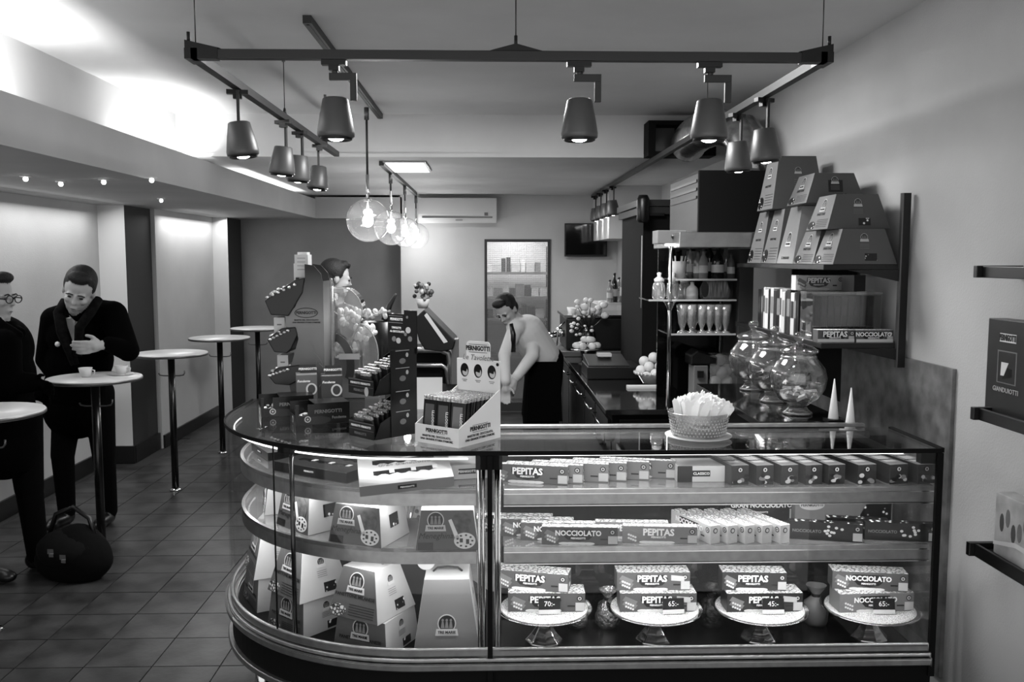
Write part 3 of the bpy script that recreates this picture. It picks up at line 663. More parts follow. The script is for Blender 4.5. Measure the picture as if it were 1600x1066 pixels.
# middle shelf
zz = zs2+.0004
M_face2 = mat('brown_card', .28, .45)
for k in range(4):
    b = nougat(('dark nocciolato nougat box at the front left of the middle shelf', 'second box behind the front nocciolato box, its bar picture in view', 'third box in the middle shelf fan at the left',
        'rearmost box of the left fan on the middle shelf')[k], 'NOCCIOLATO', D=.034, H=.06, L=.25, face=M_face2, group='nocciolato boxes fanned on the middle shelf')
    b.location = (at(905-32*k, 852, Y=2.9).x, YC+.092+.0+.046*k, zz); b.rotation_euler.z = R(-4)
for k in range(2):
    b = nougat(('pepitas nougat box in front of the middle shelf, right of the nocciolato box', 'pepitas nougat box lying behind the other on the middle shelf')[k], D=.034, H=.058, L=.245, face=M_mg, badge=M_ing, group='pepitas boxes on the middle shelf')
    b.location = (at(1030-40*k, 850, Y=2.9).x, YC+.098+.05*k, zz); b.rotation_euler.z = R(-5)
for k, px in enumerate((1118, 1145, 1172, 1199, 1227)):
    b = nougat('nougat box with a nutty lid turned end on, %s' % ('first of five on the middle shelf', 'second of five on the middle shelf', 'third of five on the middle shelf', 'fourth of five on the middle shelf', 'last of five on the middle shelf')[k],
        None if k else 'NOCCIOLATO', L=.22, D=.04, H=.062, face=M_lg, bars=False, group='end-on nougat boxes on the middle shelf')
    p = at(px, 852, Y=YC+.07); b.location = (p.x-.045, YC+.075+.1, zz); b.rotation_euler.z = R(-66)
b = nougat('dark flat bar leaning behind the nutty lids on the middle shelf', 'GRAN NOCCIOLATO', L=.26, D=.02, H=.09, face=M_bk, top=M_bk, bars=False); b.location = (at(1195, 800, Y=3.1).x, 3.135, zz)
b = thing('praline_carton', 'grey long carton with an oval badge standing at the back of the middle shelf', 'box', (at(1315, 800, Y=3.1).x, 3.1, zz))
obj('carton', MB().box(-.175, .175, -.02, .02, 0, .10), M_mg, b, bev=.001); F = T(0, -.0202, 0)
obj('badge', MB().disc(-.115, .07, .045, .018, -.0006, 22, 0, F), M_lg, b); text('PERNIGOTTI', .014, M_ins, b, F, -.115, .07, -.0007)
obj('almond_picture', MB().prism([(.04, 0), (.17, 0), (.17, .09), (.09, .09)], -.0006, 0, 'y', 0, F), M_alm, b)
for k, (px, py, rz, lab) in enumerate(((1298, 851, -13, 'long black almond bar angled across the middle shelf'), (1352, 847, -11, 'black almond bar behind the long angled one'), (1400, 846, -9, 'rightmost black almond bar on the middle shelf'))):
    b = nougat(lab, None, L=.235 if k != 1 else .2, D=.03, H=.062, face=M_bk, top=M_alm, bars=False, group='black almond bars on the middle shelf')
    F = T(0, -.0152, 0)
    m = MB()
    for j in range(9): m.disc(.0+random.uniform(-.01, .06), random.uniform(.016, .05), .0055, .0045, -.0008-.00005*j, 8, 0, F, .0003)
    obj('almond_picture', m, M_white, b); text('NOCCIOLATO', .014, M_ing, b, F, -.06, .03)
    p = at(px, py, z=zz); b.location = (p.x, YC+(.11, .155, .10)[k], zz); b.rotation_euler.z = R(rz)
    if k == 2: b.location.x += .02
# cake stands with stacked nougat boxes
M_silver = mat('silver', .8, .1, 1)
info = [(850, 'PEPITAS', '70:-', M_mgd, 'leftmost'), (1022, 'PEPITAS', '65:-', M_mgd, 'second'), (1186, 'PEPITAS', '45:-', M_dg, 'third'), (1358, 'NOCCIOLATO', '65:-', M_mg, 'rightmost')]
for i, (px, words, price, face, pos) in enumerate(info):
    x = at(px, 1000, Y=2.98).x; y = 2.985; zp = at(px, 953, Y=2.985).z
    st = thing('cake_stand', '%s silver cake stand on the steel bottom of the case' % pos, 'cake stand', (x, y, ZD), 0, 'silver cake stands')
    hp = zp-ZD
    obj('foot', MB().lathe([(0, .0005), (.062, .0005), (.066, .006), (.058, .014), (.044, .03), (.026, .055), (.022, hp-.025), (.03, hp-.012), (.02, hp-.006), (0, hp-.006)], 8, sm=False), M_silver, st, bev=.003)
    obj('plate', MB().lathe([(0, hp-.008), (.08, hp-.008), (.14, hp), (.165, hp+.009), (.166, hp+.012), (.162, hp+.012), (.138, hp+.004), (0, hp+.003)], 48), M_silver, st)
    d = tag(obj('doily', MB().lathe([(0, 0), (.128, 0), (.150, .0065), (.1495, .008), (.127, .0016), (0, .0016)], 40), voro('lace', .45, .95, 160, .0, .15)), 'white lace doily on the %s cake stand' % pos, 'doily')
    d.location = (x, y, zp+.0035)
    zt = zp+.0055
    r0 = (-2, -1, 0, 2)[i]; L = .262
    b0 = nougat('lower nougat box on the %s cake stand, behind a black price card' % pos, words, L=L, D=.036*2.4, H=.066, face=face, ribbon=i in (1, 2), group='lower boxes on the cake stands'); b0.location = (x+.008, y+.01, zt); b0.rotation_euler.z = R(r0)
    b1 = nougat('upper nougat box stacked on the %s cake stand' % pos, words, L=L-.01 if i != 2 else .22, D=.036*2, H=.064, face=face if i != 3 else M_mgd, ribbon=i == 1, group='upper boxes on the cake stands'); b1.location = (x+(-.035, -.005, -.02, .0)[i], y+.028, zt+.0665); b1.rotation_euler.z = R((-14, -1, -4, -9)[i])
    c = thing('price_card', 'black price card reading %s on the %s cake stand' % (price, pos), 'price card', (x+(.015, .055, .03, .025)[i], y-.052, zt+.003), (2, 4, -1, -2)[i], rx=-8)
    c.location.y = y-.058
    obj('card', MB().box(-.037, .037, 0, .002, .012, .052), M_bk, c); obj('white_strip', MB().box(-.037, .037, -.002, .003, 0, .014), M_white, c)
    text(price, .024, M_inw, c, T(0, 0, .033), bold=.0)
# wrapped things standing between and behind the stands
def sack(label, x, y, s, m, z=ZD):
    t = thing('wrapped_sweet_bag', label, 'bag', (x, y, z), random.uniform(0, 90))
    prof = [(0, .0005), (.035*s, .0005), (.046*s, .015*s), (.048*s, .05*s), (.04*s, .085*s), (.014*s, .105*s), (.012*s, .11*s), (.03*s, .135*s), (.034*s, .145*s)]
    mb = MB().lathe(prof, 14); mb.v = [(a*(1+.12*math.sin(i*7.3)), b*(1+.12*math.cos(i*5.1)), c) for i, (a, b, c) in enumerate(mb.v)]
    obj('bag', mb, m, t); obj('tie', MB().lathe([(.015*s, .1*s), (.017*s, .108*s), (.015*s, .115*s)], 12), M_ins, t); return t
M_dfoil = mat('dark_foil', .3, .25, .9, noise=.2, nscale=60, bump=.8, bscale=90)
for px, lab, s, m in ((902, 'crinkled foil sweet bag behind the leftmost cake stand', .85, M_foil), (950, 'crinkled foil sweet bag between the first and second cake stands', .95, M_foil), (1112, 'dark foil sweet bag between the second and third cake stands', 1.0, M_dfoil),
        (1066, 'dark foil bag behind the second cake stand', .8, M_dfoil), (1274, 'grey sweet bag between the third and rightmost cake stands', 1.0, M_mg), (1228, 'foil bag behind the third cake stand', .8, M_dfoil)):
    p = at(px, 985, Y=3.1); sack(lab, p.x, 3.105, s, m)
# ------------------------------------------------------------------ things standing on the glass case
ZG = ZC+.0004
# tiered cardboard display with three dark trays
p = at(482, 634, z=ZC)
ds = thing('tray_display', 'grey cardboard display with three dark trays at the left end of the case', 'display stand', (p.x, p.y, ZG))
sc = (p.y*1.0)/1400
def Lx(px): return at(px, 500, Y=p.y).x-p.x
def Lz(py): return at(480, py, Y=p.y).z-ZC
side = [(478, 413), (492, 415), (503, 428), (506, 445), (506, 634), (446, 634), (452, 612), (448, 590), (457, 560), (466, 530), (462, 512), (447, 511), (446, 494), (462, 480), (478, 440)]
side = [(Lx(a), max(0.0, Lz(b))) for a, b in side]
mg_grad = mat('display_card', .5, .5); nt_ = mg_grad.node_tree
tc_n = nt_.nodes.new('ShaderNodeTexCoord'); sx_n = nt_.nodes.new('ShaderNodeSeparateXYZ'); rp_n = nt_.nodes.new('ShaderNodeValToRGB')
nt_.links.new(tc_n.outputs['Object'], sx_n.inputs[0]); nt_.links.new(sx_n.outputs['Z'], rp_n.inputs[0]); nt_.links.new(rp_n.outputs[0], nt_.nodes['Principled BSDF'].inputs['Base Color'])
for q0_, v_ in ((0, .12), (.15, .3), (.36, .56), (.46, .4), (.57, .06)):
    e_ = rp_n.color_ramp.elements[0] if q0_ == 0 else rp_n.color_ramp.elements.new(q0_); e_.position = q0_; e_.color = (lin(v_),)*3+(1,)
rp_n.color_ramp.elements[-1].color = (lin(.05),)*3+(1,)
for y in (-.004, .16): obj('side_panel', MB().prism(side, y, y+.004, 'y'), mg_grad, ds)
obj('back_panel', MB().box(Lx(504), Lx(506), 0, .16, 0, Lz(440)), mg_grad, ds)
F = T(0, -.0045, 0)
cxl = Lx(479); czl = Lz(489)
m = MB(); m.disc(cxl, czl, .048, .021, -.0006, 28, 1, F).disc(cxl, czl, .045, .018, -.0010, 28, 0, F, .0005)
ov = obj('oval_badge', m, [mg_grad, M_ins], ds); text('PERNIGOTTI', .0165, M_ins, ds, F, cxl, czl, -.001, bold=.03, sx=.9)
text('MAESTRI DEL CIOCCOLATO', .0078, M_ins, ds, F, cxl, czl-.030, bold=.03); text('UNA GRANDE STORIA D\'AMORE', .0078, M_ins, ds, F, cxl, czl-.040, bold=.03)
m = MB()
for k in range(4):
    r = .10+.022*k; pts = [(Lx(447)+r*1.25*math.cos(R(a)), Lz(560)+r*math.sin(R(a))-.06*k) for a in range(-30, 50, 8)]
    pts = [q for q in pts if q[0] < Lx(505)]
    for a, b in zip(pts, pts[1:]): m.add([(a[0], 0, a[1]), (b[0], 0, b[1]), (b[0], 0, b[1]+.005), (a[0], 0, a[1]+.005)], [(0, 1, 2, 3)], 0, T(0, -.0052, 0))
obj('curved_stripes', m, M_ing, ds)
hd = obj('header', MB().box(Lx(459), Lx(480), .04, .12, Lz(434), Lz(398)).box(Lx(463), Lx(478), .05, .11, Lz(398), Lz(394)).box(Lx(457), Lx(460), .045, .115, Lz(462), Lz(412)), M_white, ds)
n = MB()
for k in range(4): n.box(Lx(463), Lx(476), .0392, .04, Lz(404+6*k), Lz(404+6*k)+.002)
obj('small_print', n, M_ing, hd)
def tray(poly, y0=-.012, y1=.168): 
    o = obj('tray', MB().prism([(Lx(a), Lz(b)) for a, b in poly], y0, y1, 'y'), M_bk, ds, bev=.004); return o
trs = [tray([(415, 470), (462, 438), (478, 434), (474, 458), (452, 494), (424, 492)]),
       tray([(417, 530), (440, 513), (462, 511), (465, 524), (455, 545), (448, 552), (428, 550)]),
       tray([(416, 585), (434, 574), (468, 570), (470, 592), (450, 602), (428, 600)])]
for tr_, (a, b, c, d) in zip(trs, ((418, 462, 466, 440), (421, 527, 452, 512), (419, 583, 450, 573))):
    for k in range(11):
        u = k/10; o = obj('wrapped_sweet', MB().ball((Lx(a+(c-a)*u), random.uniform(-.008, .15), Lz(b+(d-b)*u)+.002), (.010, .012, .008), 8), M_foil, tr_)
    for k in range(6):
        u = k/5; obj('wrapped_sweet', MB().ball((Lx(a+2+(c-a)*u*.9), -.016, Lz(b+3+(d-b)*u*.9)), (.009, .006, .006), 8), M_foil, tr_)
for a, b in ((426, 497), (430, 556)):
    o = obj('price_tag', MB().box(Lx(a), Lx(a+17), .02, .14, Lz(b+26), Lz(b)), M_white, ds)
    obj('small_print', MB().box(Lx(a+5), Lx(a+12), .019, .02, Lz(b+12), Lz(b+10)), M_ing, o)
# two clear sweet dispensers
def dispenser(px, py, r, lab, seed):
    q = at(px, py, z=ZC); t = thing('sweet_dispenser', lab, 'container', (q.x, q.y, ZG))
    return t, q
q = at(552, 622, z=ZC)
di = thing('sweet_dispenser', 'clear two-lobed sweet dispenser with scoop behind the dark packet display', 'container', (q.x, q.y, ZG))
def Dx(px): return at(px, 500, Y=q.y).x-q.x
def Dz(py): return at(552, py, Y=q.y).z-ZC
def arc(cx, cy, rx, ry, a0, a1, n=16): return [(Dx(cx+rx*math.cos(R(a0+(a1-a0)*k/n))), Dz(cy-ry*math.sin(R(a0+(a1-a0)*k/n)))) for k in range(n+1)]
upb = [(Dx(520), Dz(548)), (Dx(520), Dz(470))]+arc(530, 487, 36, 38, 100, -30)+[(Dx(548), Dz(535))]
lob = [(Dx(548), Dz(585)), (Dx(545), Dz(535))]+arc(558, 555, 33, 50, 80, -45)
for nm, pl, y0, y1 in (('bin', upb, 0, .13), ('bin', lob, -.02, .11)):
    v = MB(); n = len(pl)
    v.prism(pl, y0, y1, 'y'); obj(nm, v, glass('acrylic', .9, 1.8, body=.08, bodyv=.95), di)
for pl, y in ((upb, 0), (lob, -.02)):
    obj('rim', MB().tube([(a, y, b) for a, b in pl], .003, 6), M_lg, di)
obj('front_tube', MB().cyl((Dx(520), -.03, Dz(600)), (Dx(520), -.03, Dz(447)), .011, n=14).ball((Dx(520), -.03, Dz(445)), (.011, .011, .03), 14), glass('acrylic_tube', .85, 2, body=.25, bodyv=.95), di)
obj('lid', MB().box(Dx(507), Dx(538), -.01, .12, Dz(458), Dz(450)), M_white, di, bev=.003)
obj('white_column', MB().box(Dx(508), Dx(518), -.02, .1, 0.0, Dz(470)), M_lg, di, bev=.003)
obj('label_strip', MB().box(Dx(530), Dx(562), -.026, -.021, Dz(561), Dz(552)), M_white, di)
obj('base', MB().box(Dx(514), Dx(590), 0, .12, 0, Dz(590)).box(Dx(520), Dx(560), .0, .11, Dz(590), Dz(560)), M_mg, di)
obj('dark_scroll', MB().prism([(Dx(520+34*math.cos(R(a))), Dz(570-50*math.sin(R(a)))) for a in range(80, -31, -10)]+[(Dx(520+22*math.cos(R(a))), Dz(570-38*math.sin(R(a)))) for a in range(-30, 81, 10)], -.024, -.0205, 'y'), mat('smoky', .25, .2), di)
def lumps(cnt, x0, x1, z0, z1, y0, y1, lab, grp, r=.018):
    base = None
    for k in range(cnt):
        loc = (q.x+Dx(0)-Dx(0)+random.uniform(Dx(x0), Dx(x1)), q.y+random.uniform(y0, y1), ZG+random.uniform(Dz(z0), Dz(z1)))
        if base is None:
            base = obj('wrapped_sweet', MB().ball((0, 0, 0), (r, r*.6, r*.62), 10), mat('sweet_white', .93, .5, bump=.4)); tag(base, lab, 'sweet', grp); o = base
        else: o = base.copy(); COL.objects.link(o)
        o.location = loc; o.rotation_euler = (random.uniform(0, 6), random.uniform(0, 6), random.uniform(0, 6))
lumps(26, 528, 560, 506, 486, .02, .11, 'white wrapped sweet in the upper bin of the clear dispenser', 'sweets in the upper dispenser bin')
lumps(22, 522, 556, 552, 538, .0, .02, 'white wrapped sweet at the bottom of the clear dispenser', 'sweets at the bottom of the dispenser')
lumps(26, 552, 583, 530, 508, .0, .09, 'white wrapped sweet in the lower bin of the clear dispenser', 'sweets in the lower dispenser bin')
lumps(16, 566, 600, 500, 488, .14, .19, 'white wrapped sweet heaped behind the clear dispenser', 'sweets heaped behind the dispenser')
bw = thing('sweet_tub', 'dark tub heaped with white sweets behind the clear dispenser', 'tub', (q.x+Dx(583), q.y+.165, ZG))
obj('tub', MB().lathe([(0, .001), (.055, .001), (.07, Dz(505)-.005), (.064, Dz(505)-.005), (.05, .01), (0, .01)], 20), M_bk, bw)
obj('scoop', MB().tube([(.03, 0, Dz(505)), (.055, 0, Dz(480)), (.085, 0, Dz(462))], [.016, .012, .006], 8), M_dg, bw)
# low open trays at the front left
def opentray(label, W, D, H, HB, m=M_bk, wrap=M_foil):
    t = thing('open_carton', label, 'box')
    th = .003
    obj('carton', MB().box(-W/2, W/2, -D/2, -D/2+th, 0, H).box(-W/2, W/2, D/2-th, D/2, 0, HB).prism([(-D/2+th, 0), (D/2-th, 0), (D/2-th, HB), (-D/2*.3, HB), (-D/2+th, H)], -W/2, -W/2+th, 'x')
        .prism([(-D/2+th, 0), (D/2-th, 0), (D/2-th, HB), (-D/2*.3, HB), (-D/2+th, H)], W/2-th, W/2, 'x').box(-W/2+th, W/2-th, -D/2+th, D/2-th, 0, th), m, t)
    return t
def flatpack(parent_pos, n, grp, lab, w=.03, h=.05, m=M_foil, dx=None, rz=0, lean=0, t=.008, jit=.004):
    b = None
    for k in range(n):
        if b is None:
            b = obj('chocolate_packet', MB().box(-w/2, w/2, -t/2, t/2, 0, h), m, bev=.0015); tag(b, lab, 'packet', grp); o = b
            obj('foil_end', MB().box(-w/2-.0004, w/2+.0004, -t/2-.0004, t/2+.0004, h*.86, h+.001), M_foil, b)
        else: o = dup(b, (0, 0, 0))
        o.location = Vector(parent_pos)+Vector(dx)*k+Vector((random.uniform(-jit, jit), random.uniform(-jit, jit), random.uniform(0, .0)+.0)); o.rotation_euler = (R(lean+random.uniform(-3, 3)), 0, R(rz+random.uniform(-4, 4)))
# front low box seen corner-on (434-523, 600-665)
def lowbox(label, corner, rz, W, D, H, wrapsn=10):
    """long side = local front (W), end = local left (D)"""
    t = thing('open_carton', label, 'box'); th = .003
    hl = H*.45
    obj('carton', MB().box(-W/2+.045, W/2, -D/2, -D/2+th, 0, H).box(-W/2, -W/2+.045, -D/2, -D/2+th, 0, hl).box(-W/2, W/2, D/2-th, D/2, 0, H).box(-W/2, -W/2+th, -D/2+th, D/2-th, 0, hl)
        .box(W/2-th, W/2, -D/2+th, D/2-th, 0, H).box(-W/2+th, W/2-th, -D/2+th, D/2-th, 0, th).box(-W/2, -W/2+.012, -D/2, -D/2+th, hl, H), M_bk, t)
    obj('top_flap', MB().box(-W/2+.07, W/2, -D/2, D/2, H, H+th), M_bk, t)
    F = T(0, -D/2, 0); text('PERNIGOTTI', .018, M_ing, t, F, .02, H*.62); text('Fondente', .014, M_ing, t, F, W*.3, H*.3)
    m = MB().disc(-W*.28, H*.28, .012, None, -.0006, 18, 0, F).disc(-W*.28, H*.28, .008, None, -.001, 16, 1, F, .0004).disc(-W*.28, H*.28, .004, None, -.0014, 12, 0, F, .0004).disc(-.02, H*.2, .05, H*.2, -.0004, 20, 2, F, .0003)
    obj('cocoa_picture', m, [M_lg, M_bk, M_dg], t)
    E_ = T(-W/2, 0, 0, rz=-90); obj('end_picture', MB().disc(0, hl*.5, .012, None, -.0006, 18, 0, E_).disc(0, hl*.5, .008, None, -.001, 16, 1, E_, .0004), [M_lg, M_bk], t)
    ontocorner(t, *corner, -W/2, -D/2, rz); t.location.z = ZG
    return t
zt = ZC
t1 = lowbox('black open carton of wrapped chocolates at the front left of the glass top', (462, 666, zt), 22, .20, .115, .075)
t2 = lowbox('black open carton of wrapped chocolates behind the front left one', (408, 653, zt), 18, .2, .115, .075)
def heap(t, n, W, D, lab, grp, z0=.01, z1=.035, r=(.016, .008, .007)):
    A = t.matrix_basis; b = None
    for k in range(n):
        if b is None: b = tag(obj('wrapped_chocolate', MB().ball((0, 0, 0), r, 8, m=5), M_foil), lab, 'sweet', grp); o = b
        else: o = b.copy(); COL.objects.link(o)
        o.location = A @ Vector((-.09+random.uniform(.005, W), random.uniform(-D/2, D/2), random.uniform(z0, z1))); o.rotation_euler = (0, random.uniform(-.4, .4), random.uniform(0, 6))
heap(t1, 22, .09, .08, 'silver wrapped chocolate in the front left black carton', 'chocolates in the front left carton')
heap(t2, 22, .11, .08, 'silver wrapped chocolate in the carton behind the front left one', 'chocolates in the second carton')
# upright cartons behind with headers
for (px, py, rz, lab, m0) in ((497, 643, 14, 'grey upright chocolate carton with a cocoa picture behind the open cartons', M_mgd), (536, 645, 12, 'dark upright chocolate carton with a round seal behind the open cartons', M_dg)):
    t = thing('upright_carton', lab, 'box'); W = .082; 
    obj('carton', MB().prism([(-.03, 0), (.03, 0), (.055, .15), (.0, .15), (-.005, .145)], -W/2, W/2, 'x'), m0, t, bev=.001)
    F = T(0, -.0302, 0, rx=-9.5)
    obj('header', MB().box(-W*.3, W*.48, -.0, .003, .15, .185, 0, T(0, 0, 0, rx=-9.5) @ T(0, -.004, 0)), M_bk, t); text('PERNIGOTTI', .0125, M_inw, t, T(0, -.005, 0, rx=-9.5), .006, .168, -.001, bold=.03)
    obj('light_band', MB().box(-W/2, W/2, -.0006, 0, .002, .05, 0, F), M_lg, t)
    obj('cocoa_picture', MB().disc(.018, .09, .022, .024, -.0008, 20, 0, F).disc(.018, .09, .015, .018, -.0012, 18, 1, F, .0005), [M_lg, M_dg], t)
    text('Fondente', .013, M_inw, t, F, -.012, .122, shear=.2); ontocorner(t, px, py, ZC, W/2, -.03, rz); t.location.z = ZG
# tall tiered dark packet display
def P3(px, py, Y): return at(px, py, Y=Y)
td = thing('packet_display', 'tall black two-tier cardboard display of chocolate packets in the middle of the case top', 'display stand')
rz = -46; W = .14; D = .185
ontocorner(td, 584, 689, ZC, W/2, -D/2, rz); td.location.z = ZG; A = td.matrix_basis
th = .003
def tier(z, h, hb, nm='tier'):
    o = obj(nm, MB().box(-W/2, W/2, -D/2, -D/2+th, z, z+h).box(-W/2, W/2, -D/2+th, D/2, z, z+th)
      .prism([(-D/2+th, z), (D/2, z), (D/2, z+hb), (-D/2+.03, z+h)], -W/2, -W/2+th, 'x').prism([(-D/2+th, z), (D/2, z), (D/2, z+hb), (-D/2+.03, z+h)], W/2-th, W/2, 'x'), M_bk, td)
    F = T(0, -D/2, z)
    for x in (-.03, .028): text('PERNIGOTTI', .0095, M_inw, o, F, x, h*.72, bold=.04)
    obj('trim_line', MB().box(-W/2, W/2, -.0006, 0, h*.5, h*.52, 0, F).box(-W/2, W/2, -.0006, 0, h*.93, h*.96, 0, F), M_ing, o)
    text('PERNIGOTTI', .012, M_ing, o, F, -.005, h*.25); return o
o1 = tier(0, .055, .12); o2 = tier(.15, .052, .13)
obj('seal', MB().disc(.034, .012, .011, .016, -.0012, 20, 0, T(0, -D/2, .15)), M_lg, o2)
obj('spine', MB().box(-W/2, W/2, D/2, D/2+.004, 0, .30).box(W/2, W/2+.004, -.02, D/2, 0, .30), M_bk, td)
bk = obj('backboard', MB().prism([(-W/2-.01, .28), (W/2+.01, .28), (W/2+.01, .43), (.012, .43), (.012, .415), (-W/2-.01, .415)], D/2-.004, D/2, 'y'), M_bk, td)
F = T(0, D/2-.004, 0); text('PERNIGOTTI', .0125, M_inw, bk, F, -.03, .395); text('TAVOLETTE', .01, M_inw, bk, F, -.03, .365); text('AL CIOCCOLATO', .01, M_inw, bk, F, -.026, .352)
m = MB()
for x, z, r_ in ((-.045, .325, .012), (-.02, .32, .013), (.03, .405, .006), (.035, .36, .014), (.02, .345, .008), (.045, .33, .012)): m.disc(x, z, r_, r_*.8, -.0006, 12, random.randint(0, 1), F)
m.box(-W/2-.005, .005, -.0006, 0, .406, .408, 0, F).box(-W/2-.005, .005, -.0006, 0, .382, .384, 0, F)
obj('picture', m, [M_ing, M_lg], bk)
s_ = MB(); E_ = T(W/2+.0045, 0, 0, rz=90)
for z in (.05, .12, .2, .26):
    s_.disc(.03, z, .014, .01, -.0006, 12, 0, E_).disc(.05, z+.02, .006, .008, -.0006, 8, 1, E_).box(.0, .06, -.0005, 0, z+.035, z+.037, 1, E_)
obj('side_pictures', s_, [M_ing, M_lg], td)
for z, gl_, n in ((0.0, 'lower', 7), (.15, 'upper', 8)):
    for side_, sx in (('left', -.027), ('right', .027)):
        base_ = A @ Vector((sx, -D/2+.024, z+.006)); step = (A.to_3x3() @ Vector((0, .021, .0055)))
        flatpack(base_, n, 'packets in the %s tier, %s column' % (gl_, side_), 'small foil-topped chocolate packet in the %s tier of the black display, %s column' % (gl_, side_), .046, .072, random.choice((M_dg, M_mgd)), step, rz, 12)
# white display box with chocolate bars
wd = thing('bar_display_box', 'white slant-sided display box full of chocolate bars on the case top', 'display box')
rz = -52; W = .21; D = .21
# near corner at (717,701): left panel runs to (643,660), right panel to (786,690)
rz = 22; W = .155; D = .235
pc = at(717, 701, z=ZC)
rz = -38
W = .19; D = .222
wd.location = (0, 0, 0); ontocorner(wd, 717, 701, ZC, W/2, -D/2, rz); wd.location.z = ZG; A = wd.matrix_basis
wm = [mat('display_white', .86, .5), M_lg]; th = .003
hf = .062; hbk = .165
obj('front_panel', MB().box(-W/2, W/2, -D/2, -D/2+th, 0, hf), wm, wd)
obj('side_panel', MB().prism([(-D/2+th, 0), (D/2-th, 0), (D/2-th, hbk), (-D/2+th, hf)], W/2-th, W/2, 'x'), wm, wd)
obj('side_panel', MB().prism([(-D/2+th, 0), (D/2-th, 0), (D/2-th, hbk), (-D/2+th, hf)], -W/2, -W/2+th, 'x'), wm, wd)
obj('bottom_panel', MB().box(-W/2+th, W/2-th, -D/2+th, D/2-th, 0, th), wm, wd)
def rounded(x0, x1, z1, r, n=5): return [(x1-r+r*math.sin(R(90*(1-k/n))), z1-r+r*math.cos(R(90*(1-k/n)))) for k in range(n+1)]+[(x0+r-r*math.sin(R(90*k/n)), z1-r+r*math.cos(R(90*k/n))) for k in range(n+1)]
hz1 = .262; hz2 = .325
hp_ = [(-W/2, 0), (W/2, 0), (W/2, hz1), (.052, hz1)]+rounded(-.052, .052, hz2, .014)+[(-.052, hz1), (-W/2, hz1)]
hb = obj('header_board', MB().prism(hp_, D/2-th, D/2, 'y'), wm, wd)
F = T(0, D/2-th, 0)
text('PERNIGOTTI', .022, M_ins, hb, F, 0, .300, bold=.04, sx=.85); text('Le Tavolette', .027, M_ing, hb, F, 0, .268, shear=.3, bold=0)
m = MB().box(-.04, .04, -.0006, 0, .313, .3145, 1, F).box(-.04, .04, -.0006, 0, .286, .2875, 1, F)
for k in range(3):
    x = -.06+.06*k; m.disc(x, .222, .018, .024, -.0006, 24, 1, F).disc(x+.003, .216, .012, .014, -.001, 18, 0, F, .0004).prism([(x-.018, .222), (x+.008, .216), (x+.012, .232), (x-.010, .240)], -.0016, -.001, 'y', 1, F)
    m.box(x-.012, x+.012, -.0006, 0, .188, .1895, 1, F).box(x-.008, x+.008, -.0006, 0, .183, .1845, 1, F)
m.disc(.085, .25, .006, None, -.0006, 12, 1, F); obj('picture', m, [M_lg, M_bk], hb)
F = T(0, -D/2, 0); f_ = wd
text('PERNIGOTTI', .0165, M_ins, wd, F, 0, .045, bold=.04); text('MAESTRI DEL CIOCCOLATO,', .0095, M_ins, wd, F, 0, .026, bold=.03); text('UNA GRANDE STORIA D\'AMORE.', .0095, M_ins, wd, F, 0, .015, bold=.03)
E_ = T(W/2, 0, 0, rz=90); text('PERNIGOTTI', .019, M_ins, wd, E_, -.0, .052, bold=.04); text('MAESTRI DEL CIOCCOLATO,', .0105, M_ins, wd, E_, 0, .030, bold=.03); text('UNA GRANDE STORIA D\'AMORE.', .0105, M_ins, wd, E_, 0, .018, bold=.03)
obj('print_lines', MB().box(-.04, .04, -.0006, 0, .063, .0642, 0, E_).box(-.04, .04, -.0006, 0, .040, .0412, 0, E_).box(-.035, .035, -.0006, 0, .0365, .0372, 0, F), M_ins, wd)
bb = []
for kind, mm in (('dark', M_bk), ('brown', M_dg), ('silver edged', M_foil)):
    b = obj('chocolate_bar', MB().box(-.0285, .0285, -.0035, .0035, 0, .142), mm if kind != 'silver edged' else M_lg, bev=.0012)
    tag(b, '%s chocolate bar standing in the white display box' % kind, 'chocolate bar', '%s bars in the white display box' % kind)
    obj('foil_end', MB().box(-.0288, .0288, -.0039, .0039, .134, .147), M_foil, b)
    if kind != 'silver edged': obj('wrapper_picture', MB().box(-.02, .02, -.004, -.0035, .05, .12), M_mgd if kind == 'dark' else M_mg, b)
    text('PERNIGOTTI', .014, M_inw, b, T(0, -.0037, 0), .018, .06, rot=90); bb.append(b)
k = 0; used = set()
for col in range(3):
    for row in range(15):
        i = (row+col*2) % 7; i = 2 if i in (3, 5) and col == 0 else (1 if i in (1, 4) else 0)
        loc = A @ Vector((-.06+.06*col, -D/2+.028+.0118*row, .006)); src = bb[i]
        if i not in used: used.add(i); o = src
        else: o = dup(src, (0, 0, 0))
        o.location = loc; o.rotation_euler = (R(-6), 0, 0); o.rotation_euler = (Matrix.Rotation(R(rz), 3, 'Z') @ Matrix.Rotation(R(-7+random.uniform(-2, 2)), 3, 'X') @ Matrix.Rotation(R(random.uniform(-2, 2)), 3, 'Z')).to_euler()
for i in range(3):
    if i not in used: bpy.data.objects.remove(bb[i])
# white paper behind the display
t = tag(obj('paper_sheet', MB().box(-.06, .06, 0, .002, 0, .13), M_white), 'white sheet of paper standing behind the black packet display', 'paper'); q_ = at(668, 640, z=ZC); t.location = (q_.x, q_.y, ZG); t.rotation_euler.x = R(-8)
